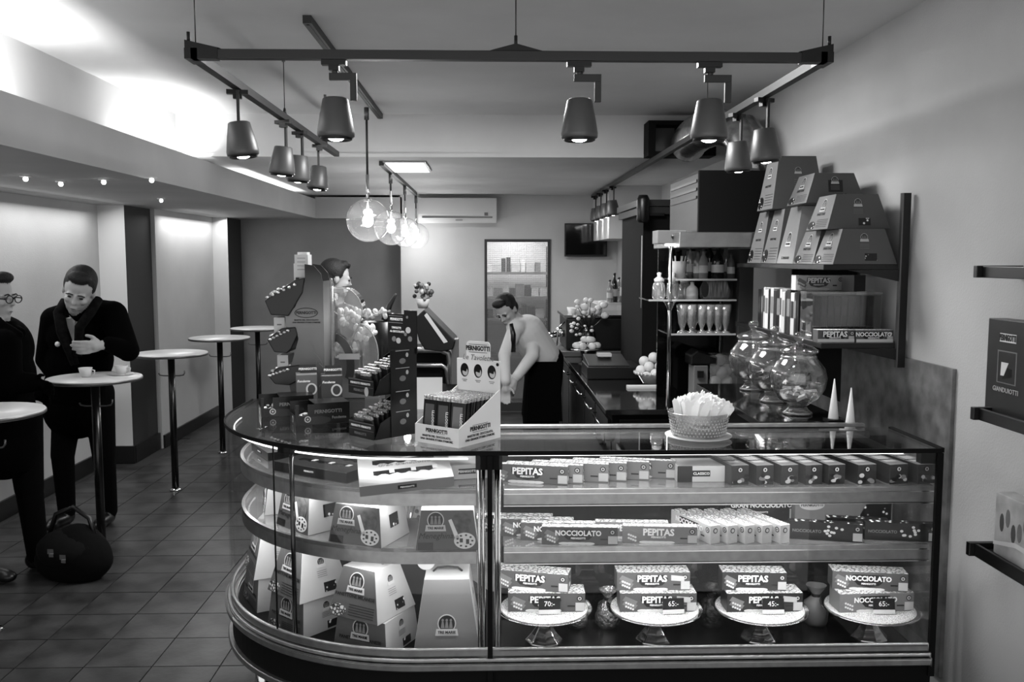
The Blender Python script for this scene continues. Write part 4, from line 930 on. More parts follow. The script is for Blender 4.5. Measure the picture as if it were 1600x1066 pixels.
# glass bowl of sugar sachets on a white saucer
q_ = at(1091, 689, z=ZC); by = 3.0; q_.x = at(1091, 680, Y=by).x
sa = tag(obj('saucer', MB().lathe([(0, .0005), (.05, .0005), (.075, .005), (.112, .009), (.113, .0115), (.075, .009), (0, .006)], 40), M_white), 'white saucer under the dotted glass bowl on the glass top', 'saucer'); sa.location = (q_.x, by, ZG)
bo = thing('glass_bowl', 'dotted pressed glass bowl full of paper sachets on the glass top', 'bowl', (q_.x, by, ZG+.0065))
obj('bowl', MB().lathe([(0, .001), (.075, .001), (.088, .01), (.097, .05), (.105, .084), (.103, .086), (.099, .084), (.091, .05), (.082, .013), (0, .008)], 48), glass('pressed_glass', .75, 2.2, .1, body=.3, bodyv=.7), bo)
dd = MB()
for r_ in range(7):
    z = .014+.0105*r_; rad = .0885+.0125*(z/.08)
    for k in range(48): a = 2*PI*(k+.5*(r_ % 2))/48; dd.ball((rad*math.cos(a), rad*math.sin(a), z), .0035, 5, m=4)
tag(obj('dots', dd, glass('dot_glass', .8, 2.5, .05, body=.45, bodyv=.95), bo), kind='stuff')
sm_ = MB().prism([(-.014, 0), (.014, 0), (.014, .078), (.009, .086), (.003, .08), (-.004, .088), (-.014, .08)], -.0009, .0009, 'y')
sm_ = sm_.mesh('sachet', mat('sachet_paper', .95, .7))
for k in range(96):
    ring = math.sqrt(random.random())*.075; a = random.uniform(0, 2*PI)
    o = bpy.data.objects.new('sugar_sachet', sm_); COL.objects.link(o); tag(o, 'white paper sugar sachet standing in the dotted glass bowl', 'sachet', 'sachets in the glass bowl')
    x, y = ring*math.cos(a), ring*math.sin(a)
    o.location = (q_.x+x*.9, by+y*.9, ZG+.045+.035*(1-ring/.08)); o.rotation_euler = (random.uniform(-.35, .25), .30+x*5+random.uniform(-.25, .25), random.uniform(-.9, .9))
# black raised shelf with jars at the back of the case
zj = 1.165; jy = (3.60, 3.92, 4.28); jpx = (1247, 1209, 1175)
bs = thing('service_shelf', 'black raised shelf behind the case carrying three glass jars', 'shelf', (1.22, 3.95, 0))
obj('shelf_board', MB().box(-.16, .2, -.52, .55, zj-.03, zj), M_gloss, bs, bev=.003)
obj('support', MB().box(-.1, .12, -.4, .5, 0, zj-.03), M_matt, bs)
obj('bracket', MB().box(.15, .19, -.56, -.52, zj-.09, zj+.0), M_matt, bs); 
def jar(label, x, y, fill):
    t = thing('glass_jar', label, 'jar', (x, y, zj+.0005))
    obj('body', MB().lathe([(0, .001), (.055, .001), (.06, .008), (.045, .018), (.035, .032), (.05, .045), (.085, .07), (.108, .11), (.114, .15), (.105, .19), (.08, .222), (.068, .234), (.066, .25), (.070, .256), (.065, .256), (.062, .25), (.064, .234), (.076, .22), (.1, .19), (.109, .15), (.103, .11), (.08, .073), (.05, .052), (0, .048)], 40), M_glassj, t)
    obj('lid', MB().lathe([(.074, .252), (.078, .258), (.076, .266), (.05, .280), (.02, .288), (.014, .292), (.010, .298), (.018, .305), (.024, .318), (.02, .332), (0, .338)], 32), M_glassj, t)
    obj('rim', MB().lathe([(.064, .228), (.072, .232), (.071, .240), (.064, .243)], 32), glass('rim_glass', .8, 3, .02, body=.2, bodyv=.9), t)
    obj('foot_ring', MB().lathe([(.04, .01), (.056, .012), (.06, .003), (.05, .002)], 32), MATS['rim_glass'], t)
    return t
for i, (pxx, y, lab, n) in enumerate(((1247, 3.60, 'nearest lidded glass jar, a third full of pale sweets', 34), (1209, 3.92, 'middle lidded glass jar, nearly empty and dark behind', 12), (1175, 4.28, 'rear lidded glass jar with dark sweets', 14))):
    x = at(pxx, 600, Y=y).x; jar(lab, x, y, n); b = None
    for k in range(n):
        a = random.uniform(0, 2*PI); r_ = .07*math.sqrt(random.random()); zz_ = random.uniform(.066, .1) if n > 20 else random.uniform(.062, .075); r_ *= (.6 if zz_ < .075 else 1)
        if b is None: b = obj('wrapped_sweet', MB().frust(.034, .02, .03, .018, .012), M_lg if i == 0 else M_dg); tag(b, 'boxy wrapped sweet in the %s glass jar' % ('nearest', 'middle', 'rear')[i], 'sweet', 'sweets in the %s jar' % ('nearest', 'middle', 'rear')[i]); o = b
        else: o = b.copy(); COL.objects.link(o)
        o.location = (x+r_*math.cos(a), y+r_*math.sin(a), zj+zz_); o.rotation_euler = (random.uniform(-.5, .5), random.uniform(-.5, .5), random.uniform(0, 6))
for pxx, pyb, pyt, lab in ((1302, 655, 592, 'white paper cone at the right end of the black shelf'), (1328, 672, 606, 'taller white paper cone nearer the glass top')):
    y = 3.42 if pxx < 1310 else 3.28; p0 = at(pxx, pyb, Y=y); p1 = at(pxx, pyt, Y=y)
    c = thing('paper_cone', lab, 'cone', (p0.x, y, p0.z)); hgt = p1.z-p0.z
    obj('cone', MB().lathe([(.0, .0005), (.02, .0005), (.0195, .006), (.002, hgt), (0, hgt)], 20), M_white, c); obj('base', MB().box(-.03, .03, -.03, .03, -.025, 0), M_matt if pxx < 1310 else M_lg, c)
# ------------------------------------------------------------------ right wall: stone slab, shelf unit, rails
c0 = at(1490, 577, X=XR-.012)
struct('trim_6', MB().box(XR-.015, XR-.0005, c0.y, 5.6, .2, c0.z), M_stone)
U0, U1, V0, V1 = 1.38, 1.725, 3.66, 4.95; ZT1 = 1.775; ZT2 = 1.45
su = thing('wall_shelf_unit', 'black two-board wall shelf unit stacked with cake cartons above the glass jars', 'shelf', ((U0+U1)/2, (V0+V1)/2, ZT2))
ox, oy, oz = su.location; L_ = lambda x0, x1, y0, y1, z0, z1: MB().box(x0-ox, x1-ox, y0-oy, y1-oy, z0-oz, z1-oz)
obj('board', L_(U0, U1, V0, V1, ZT1-.022, ZT1), M_black, su, bev=.002); obj('board', L_(U0, U1, V0, V1, ZT2-.022, ZT2), M_black, su, bev=.002)
ztop = at(1418, 302, Y=V0).z
obj('upright', L_(U1-.03, U1, V0-.02, V0-.0005, ZT2-.1, ztop), M_black, su); obj('upright', L_(U1-.03, U1, V1+.0005, V1+.02, ZT2-.1, ztop), M_black, su)
obj('upright_rail', L_(U1-.036, U1-.03, V0-.02, V0-.0005, ZT2-.1, ztop), M_alud, su)
obj('side_board', L_(U1-.10, U1-.04, V0+.25, V0+.26, ZT1, ztop-.01), M_dg, su)
for z in (ZT1, ZT2): obj('bracket', MB().prism([(U0+.1-ox, z-.0225-oz), (U1-.03-ox, z-.0225-oz), (U1-.03-ox, z-.07-oz)], V0-.012-oy, V0-.002-oy, 'y'), M_black, su)
obj('back_board', L_(U1+.0005, XR-.0155, 4.15, V1, ZT2, ZT1-.023), M_matt, su)
obj('back_board', L_(U1+.0005, XR-.0155, 4.3, V1, ZT2-.35, ZT2-.023), M_matt, su)
def wb_(lab, y0, y1, H, z, kind='wall', x0=1.42, x1=1.69, tw=.78, td=.66):
    b = trapbox(lab, (y1-y0), H, (y1-y0)*tw, x1-x0, (x1-x0)*td, kind, 'cake cartons on the right wall shelf'); b.location = ((x0+x1)/2, (y0+y1)/2, z+.0006); b.rotation_euler.z = R(-90); return b
wb_('brown cake carton at the near end of the wall shelf, bottom row', 3.635+.03, 3.895, .147, ZT1)
wb_('brown cake carton second from the near end of the wall shelf, bottom row', 3.90, 4.15, .147, ZT1)
wb_('tall white cake carton in the bottom row of the wall shelf', 4.155, 4.39, .27, ZT1, 'pandoro', tw=.65, td=.62)
wb_('tall grey cake carton left of the white one on the wall shelf', 4.395, 4.64, .27, ZT1, tw=.65, td=.62)
wb_('tall grey cake carton at the far end of the wall shelf, bottom row', 4.645, 4.89, .27, ZT1, tw=.65, td=.62)
wb_('brown cake carton stacked on the two nearest ones of the wall shelf', 3.74, 3.99, .147, ZT1+.148)
g_ = wb_('cake carton with a dark window, stacked on the white one', 4.0, 4.26, .135, ZT1+.272)
obj('window', MB().box(-.03, .035, -.0009, -.0003, .05, .105, 0, T(.1295, 0, 0, rz=90) @ T(rx=-12)), M_bk, g_)
wb_('tall brown cake carton topmost at the far end of the wall shelf', 4.48, 4.73, .265, ZT1+.272, tw=.7, td=.7)
# lower board goods
rnd = random.Random(3)
ORD = ('nearest', 'second nearest', 'third nearest', 'fourth nearest', 'fifth nearest', 'sixth nearest', 'seventh nearest', 'eighth nearest', 'ninth nearest', 'tenth nearest', 'eleventh nearest', 'twelfth nearest', 'thirteenth', 'fourteenth', 'fifteenth', 'sixteenth', 'seventeenth', 'eighteenth', 'nineteenth')
y = 3.98; k = 0
shades = [M_bk, M_dg, M_lg, M_dg, M_bk, M_lg, M_white, M_bk, M_dg, M_lg, M_bk, M_white, M_lg, M_dg]
while y < 4.55:
    w_ = rnd.choice((.03, .04, .05)); m_ = shades[k % len(shades)]; h = .205-.006*(k % 3)
    o = tag(obj('tall_packet', MB().box(0, .1, 0, w_-.003, 0, h), m_, bev=.001), '%s tall packet, %s in the row on the lower wall board' % ({'black_card': 'black', 'dark_card': 'dark grey', 'light_card': 'light grey', 'white_card': 'white'}[m_.name], ORD[k]), 'packet', 'tall packets on the lower wall board')
    obj('label', MB().box(-.0006, 0, .004, w_-.008, h*.4, h*.8), M_mg if k % 2 else M_dg, o); o.location = (1.392+rnd.uniform(0, .004), y, ZT2+.0006); y += w_; k += 1
ab = thing('acrylic_box', 'clear acrylic box of black chocolate bars on the lower wall board', 'container', (1.545, 3.885, ZT2+.0006))
obj('box_wall', MB().box(-.15, .15, -.075, -.072, 0, .205).box(-.15, .15, .072, .075, 0, .205).box(-.15, -.147, -.072, .072, 0, .205).box(.147, .15, -.072, .072, 0, .205).box(-.147, .147, -.072, .072, 0, .003), M_glassj, ab)
obj('rim', MB().prism([(-.153, -.078), (.153, -.078), (.153, .078), (-.153, .078), (-.153, .0755), (.1505, .0755), (.1505, -.0755), (-.153, -.0755)], .195, .207), MATS['acrylic'], ab)
for k in range(9):
    o = tag(obj('tall_packet', MB().box(-.0135, .0135, -.05, .05, 0, .185), M_bk, bev=.001), 'black bar carton standing in the clear acrylic box', 'packet', 'bars in the acrylic box')
    o.location = (1.425+.0295*k, 3.885, ZT2+.004); obj('label', MB().box(-.008, .008, -.0508, -.05, .1, .14), M_dg, o)
for k, (lab, wd_) in enumerate((('nougat box lying in front of the acrylic box, near the upright', 'NOCCIOLATO'), ('short nougat box lying left of the other in front of the acrylic box', 'PEPITAS'))):
    b = nougat(lab, wd_, L=.155, D=.06, H=.052, face=M_mgd, bars=False); b.location = (1.615-.158*k, 3.715+.012*k, ZT2+.0006)
    obj('white_base', MB().box(-.0775, .0775, -.0312, -.0304, 0, .014), M_white, b)
b = nougat('white nougat box lying on top of the tall packets', 'PEPITAS', L=.22, D=.06, H=.068, face=M_lg, badge=M_mgd); b.location = (1.455, 4.09, ZT2+.2065)
b.location.y = 4.06; b.location.x = 1.505
b = tag(obj('small_box', MB().box(-.03, .03, -.04, .04, 0, .07, (0, 1, 0, 0, 0, 0)), [M_dg, M_white]), 'small dark box with a white lid on top of the acrylic box', 'box'); b.location = (1.60, 3.885, ZT2+.208); b.rotation_euler.z = .3
# foreground rail shelves on the right wall
def railshelf(lab, px, pyt, pyb, items=()):
    xx = 1.615; p = at(px+17, pyt, X=xx); q_ = at(px+17, pyb, X=xx); h = max(.03, p.z-q_.z)
    t = thing('rail_shelf', lab, 'shelf', (xx, p.y, p.z-h))
    obj('rail', MB().box(-.012, .0, -1.6, 0, 0, h), M_black, t, bev=.002)
    obj('board', MB().box(0, XR-xx-.001, -1.6, 0, h*.3, h*.3+.012), M_dg, t)
    obj('end_block', MB().box(-.03, XR-xx-.001, .0005, .022, 0, h*1.05), M_black, t, bev=.002); return t, p, h
for a in (('black rail shelf at the right edge, topmost of three', 1524, 416, 434), ('black rail shelf at the right edge carrying a dark gift box', 1519, 638, 657), ('lowest black rail shelf at the right edge carrying a pale carton', 1512, 850, 870)): 
    t, p, h = railshelf(*a)
    if '638' in str(a[2]): PB = (t.location.copy(), h)
    if '850' in str(a[2]): PC_ = (t.location.copy(), h)
g_ = thing('gift_box', 'dark gift box with a pictured sweet on the middle rail shelf', 'box')
yb = at(1545, 500, X=1.645).y; zb_ = PB[0].z+PB[1]*.3+.0125; zt_ = at(1545, 497, X=1.645).z; H = zt_-zb_
g_.location = (1.645, yb, zb_)
g_.rotation_euler.z = R(-90)
W = .34
obj('carton', MB().box(0, W, 0, .06, 0, H), M_dg, g_, bev=.002)
F = T(0, 0, 0)
cx_ = .115
obj('brand_strip', MB().box(cx_-.045, cx_+.045, -.0008, 0, H*.77, H*.86, 0, F), M_white, g_); text('PERNIGOTTI', .026, M_ins, g_, F, cx_, H*.815, -.001, bold=.05, sx=.62)
pf = obj('picture', MB().box(cx_-.052, cx_+.052, -.0008, 0, H*.34, H*.68, 0, F).box(cx_-.047, cx_+.047, -.0014, -.0008, H*.35, H*.67, 1, F), [M_mg, M_dg], g_)
obj('sweet_picture', MB().prism([(cx_-.02, H*.38), (cx_+.03, H*.42), (cx_+.03, H*.5), (cx_-.01, H*.52)], -.0018, -.0014, 'y', 1, F).prism([(cx_-.03, H*.42), (cx_-.012, H*.42), (cx_+.012, H*.56), (cx_-.028, H*.56)], -.0022, -.0018, 'y', 0, F), [M_white, M_bk], pf)
text('GIANDUIOTTI', .022, M_lg, g_, F, cx_, H*.27, -.001, bold=0)
pc = thing('pale_carton', 'pale printed carton standing on the lowest rail shelf at the right edge', 'box'); zb_ = PC_[0].z+PC_[1]*.3+.0125
yb = at(1556, 780, X=1.645).y; H = at(1556, 768, X=1.645).z-zb_; pc.location = (1.645, yb, zb_); pc.rotation_euler.z = R(-90)
obj('carton', MB().box(0, .3, 0, .06, 0, H), mat('pale_print', .68, .4, noise=.12, nscale=9), pc, bev=.002)
m = MB()
for k in range(7): m.disc(.04+.032*k, H*(.55+.12*math.sin(k*2)), .012, .03, -.0006-.0001*k, 12, k % 2)
m.prism([(0.0, H*.14), (.12, H*.26), (.3, H*.22), (.3, H*.3), (.12, H*.34), (0, H*.2)], -.002, -.0016, 'y', 2); obj('picture', m, [M_mgd, M_mg, M_white], pc)
# ------------------------------------------------------------------ black back counter
KX0, KX1, KY0, KY1, KZ = .686, XR-.016, 5.0, 9.6, .95
kc = thing('back_counter', 'long black shiny counter along the right wall', 'counter', (KX0, KY0, 0))
obj('worktop', MB().box(-.02, KX1-KX0, -.02, KY1-KY0, KZ-.03, KZ), M_gloss, kc, bev=.003)
obj('front_edge', MB().box(-.024, KX1-KX0, -.024, -.02, KZ-.028, KZ-.002).box(-.024, -.02, -.02, KY1-KY0, KZ-.028, KZ-.002), M_chr, kc)
obj('body', MB().box(.02, KX1-KX0, .02, KY1-KY0, 0, KZ-.03), M_matt, kc)
for k in range(7): 
    y0 = .06+k*.62; d_ = obj('door', MB().box(.0, .019, y0, y0+.58, .1, KZ-.07), M_black, kc, bev=.002); obj('handle', MB().tube([(-.0, y0+.05, KZ-.12), (-.03, y0+.05, KZ-.12), (-.03, y0+.53, KZ-.12), (-.0, y0+.53, KZ-.12)], .006, 6), M_chr, d_)
obj('drawer', MB().box(.06, .55, .0, .019, .62, KZ-.06), M_black, kc, bev=.002); obj('drawer', MB().box(.6, .98, .0, .019, .62, KZ-.06), M_black, kc, bev=.002)
fr = thing('steel_cabinet', 'narrow steel cabinet with vertical ribs at the far side of the aisle', 'cabinet', (.83, 10.0, 0))
obj('body', MB().box(-.2, .35, -.3, .38, 0, .82), M_alud, fr, bev=.004)
for k in range(5): obj('rib', MB().cyl((-.15+.1*k, -.31, .1), (-.15+.1*k, -.31, .78), .018, n=8), M_alu, fr)
# ventilation box at the beam, hood, duct
v0 = at(1013, 243, Y=6.3); v1 = at(1120, 188, Y=6.3)
vb = thing('vent_box', 'black ventilation box fixed to the ceiling beam', 'vent', ((v0.x+v1.x)/2, 6.3, v0.z)); hw = (v1.x-v0.x)/2; hh = v1.z-v0.z
obj('housing', MB().box(-hw, hw, 0, .195, 0, .03).box(-hw, hw, 0, .195, hh-.03, hh-.002).box(-hw, -hw+.05, 0, .195, .03, hh-.03).box(hw-.05, hw, 0, .195, .03, hh-.03).box(-hw+.05, hw-.05, .12, .195, .03, hh-.03), M_matt, vb)
obj('inner_panel', MB().box(-hw+.06, -hw+.2, .10, .12, .04, hh-.04), M_dg, vb)
HX0, HX1, HY0, HY1 = 1.166, XR-.001, 4.95, 5.75; hz0 = at(1100, 363, Y=HY0).z; hz1_ = at(1100, 266, Y=HY0).z
hd = thing('extractor_hood', 'black fronted steel extractor hood under the silver duct', 'hood', ((HX0+HX1)/2, HY0, hz0))
w2 = (HX1-HX0)/2; hh = hz1_-hz0
obj('side_casing', MB().box(-w2, w2, .03, HY1-HY0, 0, hh-.01), mat('dull_steel', .3, .45, .6), hd, bev=.003)
obj('front_panel', MB().box(-w2-.004, w2, 0, .03, -.0, hh), M_matt, hd, bev=.002)
for k in range(3): obj('louvre', MB().box(-w2-.006, -w2, .06, HY1-HY0-.03, hh-.06-.045*k, hh-.045-.045*k), M_black, hd)
obj('canopy', MB().box(-w2-.12, w2-.14, -.06, .7, -.085, -.001), M_ss, hd, bev=.004)
obj('black_corner', MB().box(w2-.14, w2, -.02, .7, -.085, -.001), M_matt, hd)
lb = thing('light_box', 'small grey light box fixed under the canopy at the top of the glass rack', 'light box', (at(1050, 370, Y=5.1).x, 5.1, at(1050, 381, Y=5.1).z))
obj('housing', MB().box(-.09, .075, -.04, .12, 0, .075), M_mg, lb, bev=.003); obj('knob', MB().cyl((0, -.04, .04), (0, -.05, .04), .014), M_dg, lb); obj('lamp', MB().box(-.03, .11, -.03, .05, -.012, -.0005), M_lit2, lb)
# duct: corrugated silver bend
M_duct = mat('duct_foil', .75, .22, 1, noise=.1, nscale=20)
q0 = at(1165, 264, Y=5.2); q1 = at(1162, 230, Y=5.25); q2 = at(1148, 207, Y=5.35); q3 = at(1122, 199, Y=5.5); q4 = at(1098, 204, Y=5.7); q5 = at(1080, 218, Y=6.0); q6 = at(1076, 226, Y=6.25)
P_ = [Vector(q) for q in (q0, q1, q2, q3, q4, q5, q6)]; P_[0].z = hz1_+.001
def spline(P, n):
    o = []
    for i in range(len(P)-1):
        a = P[max(0, i-1)]; b = P[i]; c = P[i+1]; d = P[min(len(P)-1, i+2)]
        for k in range(n):
            t = k/n; o.append(.5*((2*b)+(c-a)*t+(2*a-5*b+4*c-d)*t*t+(3*b-a-3*c+d)*t**3))
    return o+[P[-1]]
du = thing('silver_duct', 'bent silver ventilation duct rising from the hood to the black vent box', 'duct', tuple(P_[0]))
SP = [p-P_[0] for p in spline(P_, 12)]
rr = [.072+.045*min(1, i/45)+(.0035 if i % 2 else 0) for i in range(len(SP))]
obj('tube', MB().tube(SP, rr, 24), M_duct, du)
obj('collar', MB().lathe([(.068, 0), (.082, 0), (.082, .02), (.07, .03), (.068, .0)], 24), M_alud, du)
pe = thing('steel_duct', 'second pale vertical duct behind the corrugated one', 'duct', (at(1190, 250, Y=5.45).x, 5.45, hz1_+.001))
obj('tube', MB().tube([(0, 0, -.01), (0, 0, .1), (-.01, .0, .24), (-.06, .1, .34), (-.12, .3, .38)], [.055]*5, 20), M_duct, pe)
# dark tall cabinet and light pillar behind
pl0 = at(958, 400, Y=9.0)
struct('trim_7', MB().box(at(952, 300, Y=9.0).x, XR, 9.0, 10.39, 2.0, HL-.001).box(1.5, XR-.0005, 9.0, 10.39, 0, 2.0), M_wall)
tc_ = thing('black_cabinet', 'tall black cabinet behind the glass rack with a grey cornice', 'cabinet', (1.1, 6.35, KZ+.0005))
zc_ = at(1005, 335, Y=6.35).z-KZ
obj('body', MB().box(0, .5, 0, 1.0, 0, zc_), M_matt, tc_); obj('cornice', MB().box(-.03, .5, -.03, 1.0, zc_, zc_+.05).box(-.045, .5, -.045, 1.0, zc_+.055, zc_+.1).box(-.0, .5, 0, 1, zc_+.05, zc_+.055), M_dg, tc_)
obj('pale_edge_rod', MB().cyl((-.012, -.02, 0.5), (-.012, -.02, zc_-.15), .004, n=8), M_lg, tc_)  # pale rod stands for a bright line down the cabinet edge
sp_ = thing('speaker', 'small dark rounded speaker beside the cabinet cornice', 'speaker', (at(1003, 320, Y=6.3).x, 6.25, at(1003, 348, Y=6.25).z))
obj('body', MB().lathe([(0, 0), (.035, 0), (.045, .02), (.045, .16), (.03, .19), (0, .19)], 18), M_black, sp_); obj('wall_arm', MB().box(.03, .16, .05, .07, .05, .07), M_black, sp_)
# ------------------------------------------------------------------ glass rack with bottles and glasses
GX0, GX1, GY0, GY1 = at(1046, 400, Y=5.1).x, at(1150, 400, Y=5.1).x, 5.05, 5.42
sz = [at(1100, py, Y=5.1).z for py in (436, 468, 521)]
gr = thing('glass_rack', 'steel post rack with glass boards of bottles and glasses on the back counter', 'shelf', (GX0, 5.1, KZ+.0005))
def Rk(x, y, z): return (x-GX0, y-5.1, z-KZ)
obj('post', MB().cyl(Rk(GX0, 5.07, KZ+.001), Rk(GX0, 5.07, lb.location.z-.013), .011, n=12), M_chr, gr)
obj('post', MB().cyl(Rk(GX1, 5.4, KZ+.001), Rk(GX1, 5.4, hz0-.086), .011, n=12), M_chr, gr)
obj('side_column', MB().box(GX1+.015-GX0, GX1+.095-GX0, -.03, .3, 0, hz0-.09-KZ), mat('grey_mirror', .3, .3, .4), gr)
obj('back_mirror', MB().box(0, GX1+.015-GX0, .33, .35, .0, hz0-.09-KZ), mat('dark_mirror', .12, .05, .8), gr)
obj('grey_panel', MB().box(.17, GX1-GX0, .31, .329, sz[0]-KZ+.02, hz0-.1-KZ), M_mg, gr)
for z, x0 in zip(sz, (.03, -.12, .0)): 
    o = obj('board', MB().box(x0, GX1-GX0, -.03, .3, z-KZ-.008, z-KZ), MATS['shelf_glass'], gr); obj('edge', MB().box(x0, GX1-GX0, -.034, -.03, z-KZ-.009, z-KZ+.001), M_lg, o)
obj('clamp', MB().lathe([(.012, -.05), (.03, -.01), (.04, 0)], 14, T(0, -.03, sz[1]-KZ-.01)), M_chr, gr)
def bottle(lab, x, y, z, h, r, m, cap=M_dg, neck=.3, grp=None):
    t = thing('bottle', lab, 'bottle', (x, y, z+.0006), 0, grp)
    obj('body', MB().lathe([(0, 0), (r, 0), (r, h*(.62-neck*.2)), (r*.8, h*.68), (r*.35, h*.8), (r*.32, h*.93), (0, h*.93)], 16), m, t)
    obj('cap', MB().cyl((0, 0, h*.93), (0, 0, h), r*.4, n=12), cap, t); obj('label', MB().lathe([(r*1.02, h*.2), (r*1.02, h*.45)], 16), M_lg if m != M_white else M_mg, t); return t
Mbr = mat('dark_bottle', .08, .1, coat=.5); Mcl = glass('bottle_glass', .7, 2.5, 0, body=.25, bodyv=.7)
X_ = lambda px, y: at(px, 430, Y=y).x
for px, y, h, r, m, lab in ((1078, 5.2, .19, .02, Mcl, 'slim clear bottle at the left of the top rack board'), (1090, 5.16, .16, .026, Mcl, 'clear bottle with a pale label on the top rack board'), (1099, 5.12, .17, .026, M_mg, 'grey bottle on the top rack board'),
        (1108, 5.2, .21, .03, Mbr, 'tall black bottle on the top rack board, left of the other'), (1121, 5.12, .18, .036, Mbr, 'stout black bottle at the front of the top rack board'), (1134, 5.2, .2, .03, Mcl, 'wide clear bottle near the right end of the top rack board'), (1142, 5.12, .15, .022, M_mgd, 'small grey bottle at the right end of the top rack board')):
    bottle(lab, X_(px, y), y, sz[0], h, r, m)
o = thing('tumbler_basket', 'pale basket of straws at the left of the top rack board', 'basket', (X_(1060, 5.15), 5.15, sz[0]+.0006)); obj('basket', MB().lathe([(0, 0), (.035, 0), (.05, .1), (.048, .1), (.034, .005), (0, .005)], 16), M_lg, o)
for k in range(8): obj('straw', MB().cyl((.02*math.cos(k), .02*math.sin(k), .01), (.04*math.cos(k), .04*math.sin(k), .13), .003, n=5), M_white, o)
def shaker(lab, px, y, s=1):
    t = thing('sugar_shaker', lab, 'shaker', (X_(px, y), y, sz[1]+.0006)); obj('jar', MB().lathe([(0, 0), (.035*s, 0), (.04*s, .02*s), (.036*s, .08*s), (.026*s, .1*s), (0, .1*s)], 18), MATS['rim_glass'], t)
    obj('lid', MB().lathe([(.028*s, .1*s), (.03*s, .115*s), (.01*s, .13*s), (.014*s, .15*s), (0, .155*s)], 16), M_lg, t)
shaker('glass sugar shaker with a knobbed lid at the left tip of the middle rack board', 1030, 5.14); shaker('stout pale sugar shaker beside the rack post', 1052, 5.12, 1.0); shaker('grey shaker third on the middle rack board', 1070, 5.22, .95)
tm_ = bottle('short milky jar on the middle rack board', X_(1082, 5.15), 5.15, sz[1], .1, .034, M_lg, M_chr)
bg = thing('striped_basket', 'striped pale bag lying on the middle rack board', 'bag', (X_(1117, 5.17), 5.17, sz[1]+.001)); obj('bag', MB().prism([(-.075, 0), (.075, 0), (.082, .05), (.06, .105), (-.055, .11), (-.078, .06)], -.05, .05, 'y'), voro('stripes', .35, .6, 90, .1, .4, mapscale=(1, .1, .1)), bg, bev=.01)
obj('opening', MB().disc(-.068, .055, .022, .045, -.0515, 16), M_bk, bg)
gb = None
for k in range(12):
    x = X_(1072+6.2*k if k > 2 else 1066+7*k, 5.12); y = 5.1+.09*(k % 2)
    if gb is None:
        gb = tag(obj('sundae_glass', MB().lathe([(0, .001), (.03, .001), (.028, .008), (.008, .014), (.010, .03), (.022, .06), (.026, .1), (.034, .165), (.032, .165), (.024, .1), (.018, .06), (0, .035)], 16), glass('sundae', .8, 3, .03, body=.22, bodyv=.95)), 'fluted sundae glass in the crowded row on the lowest rack board', 'glass', 'sundae glasses on the lowest rack board'); o = gb
    else: o = gb.copy(); COL.objects.link(o)
    o.location = (x, y, sz[2]+.0006); o['label'] = 'fluted sundae glass, %s in the %s row of the lowest rack board' % (('leftmost', 'second', 'third', 'fourth', 'fifth', 'rightmost')[k//2], 'front' if k % 2 == 0 else 'rear')
# fruit: oranges in a glass bowl and in a crate
M_or = mat('orange_peel', .82, .45, bump=.2, bscale=200)
ob = thing('fruit_bowl', 'cut glass bowl of oranges on the back counter', 'bowl', (at(1016, 596, z=KZ).x, at(1016, 600, z=KZ).y, KZ+.0006))
obj('bowl', MB().lathe([(0, 0), (.07, 0), (.08, .01), (.125, .075), (.128, .08), (.118, .078), (.076, .014), (0, .01)], 24), glass('cut_glass', .8, 3, .05, body=.4, bodyv=.9), ob)
m = MB()
for k in range(26): a = 2*PI*k/26; m.ball((.128*math.cos(a), .128*math.sin(a), .078), .012, 6)
tag(obj('beaded_rim', m, MATS['dot_glass'], ob), kind='stuff')
def oranges(pts, c, lab, grp, r=.036):
    b = None
    for p in pts:
        if b is None: b = tag(obj('orange', MB().ball((0, 0, 0), r, 16), M_or), lab, 'orange', grp); o = b
        else: o = b.copy(); COL.objects.link(o)
        o.location = Vector(c)+Vector(p)
oranges([(-.055, -.03, .052), (.055, -.03, .055), (0, .055, .055), (0, -.06, .075), (-.085, .02, .09), (.085, .02, .09), (-.035, -.01, .118), (.04, -.0, .118), (0, .07, .12), (.0, .02, .178), (-.06, .04, .15)], ob.location, 'orange heaped in the cut glass bowl', 'oranges in the glass bowl')
jc = thing('orange_juicer', 'grey orange juicer with a clear hopper standing beside the glass bowl', 'juicer', (at(1088, 612, z=KZ).x-.0, 5.2, KZ+.0006))
obj('body', MB().box(-.14, -.055, -.06, .08, .0205, .23), M_mg, jc, bev=.006); obj('dark_spout', MB().box(-.12, -.085, -.075, -.06, .16, .2), M_bk, jc); obj('tray', MB().box(-.15, .13, -.1, .1, 0, .02), M_dg, jc)
obj('top_cover', MB().prism([(-.16, .23), (.0, .23), (.0, .28), (-.12, .32), (-.16, .29)], -.06, .1, 'y'), M_black, jc, bev=.01)
obj('hopper', MB().box(-.045, .12, -.06, -.057, .09, .29).box(-.045, .12, .07, .073, .09, .29).box(.117, .12, -.057, .07, .09, .29).box(-.045, .12, -.06, .073, .085, .09), MATS['acrylic'], jc)
obj('steel_side', MB().box(.12, .135, -.07, .08, .02, .23), M_alu, jc)
oranges([(-.005, -.015, .128), (.07, -.01, .128), (.035, .035, .13), (.0, .02, .20), (.075, .015, .195), (.035, -.02, .185), (.03, .02, .255)], jc.location, 'orange in the clear hopper of the juicer', 'oranges in the juicer hopper')
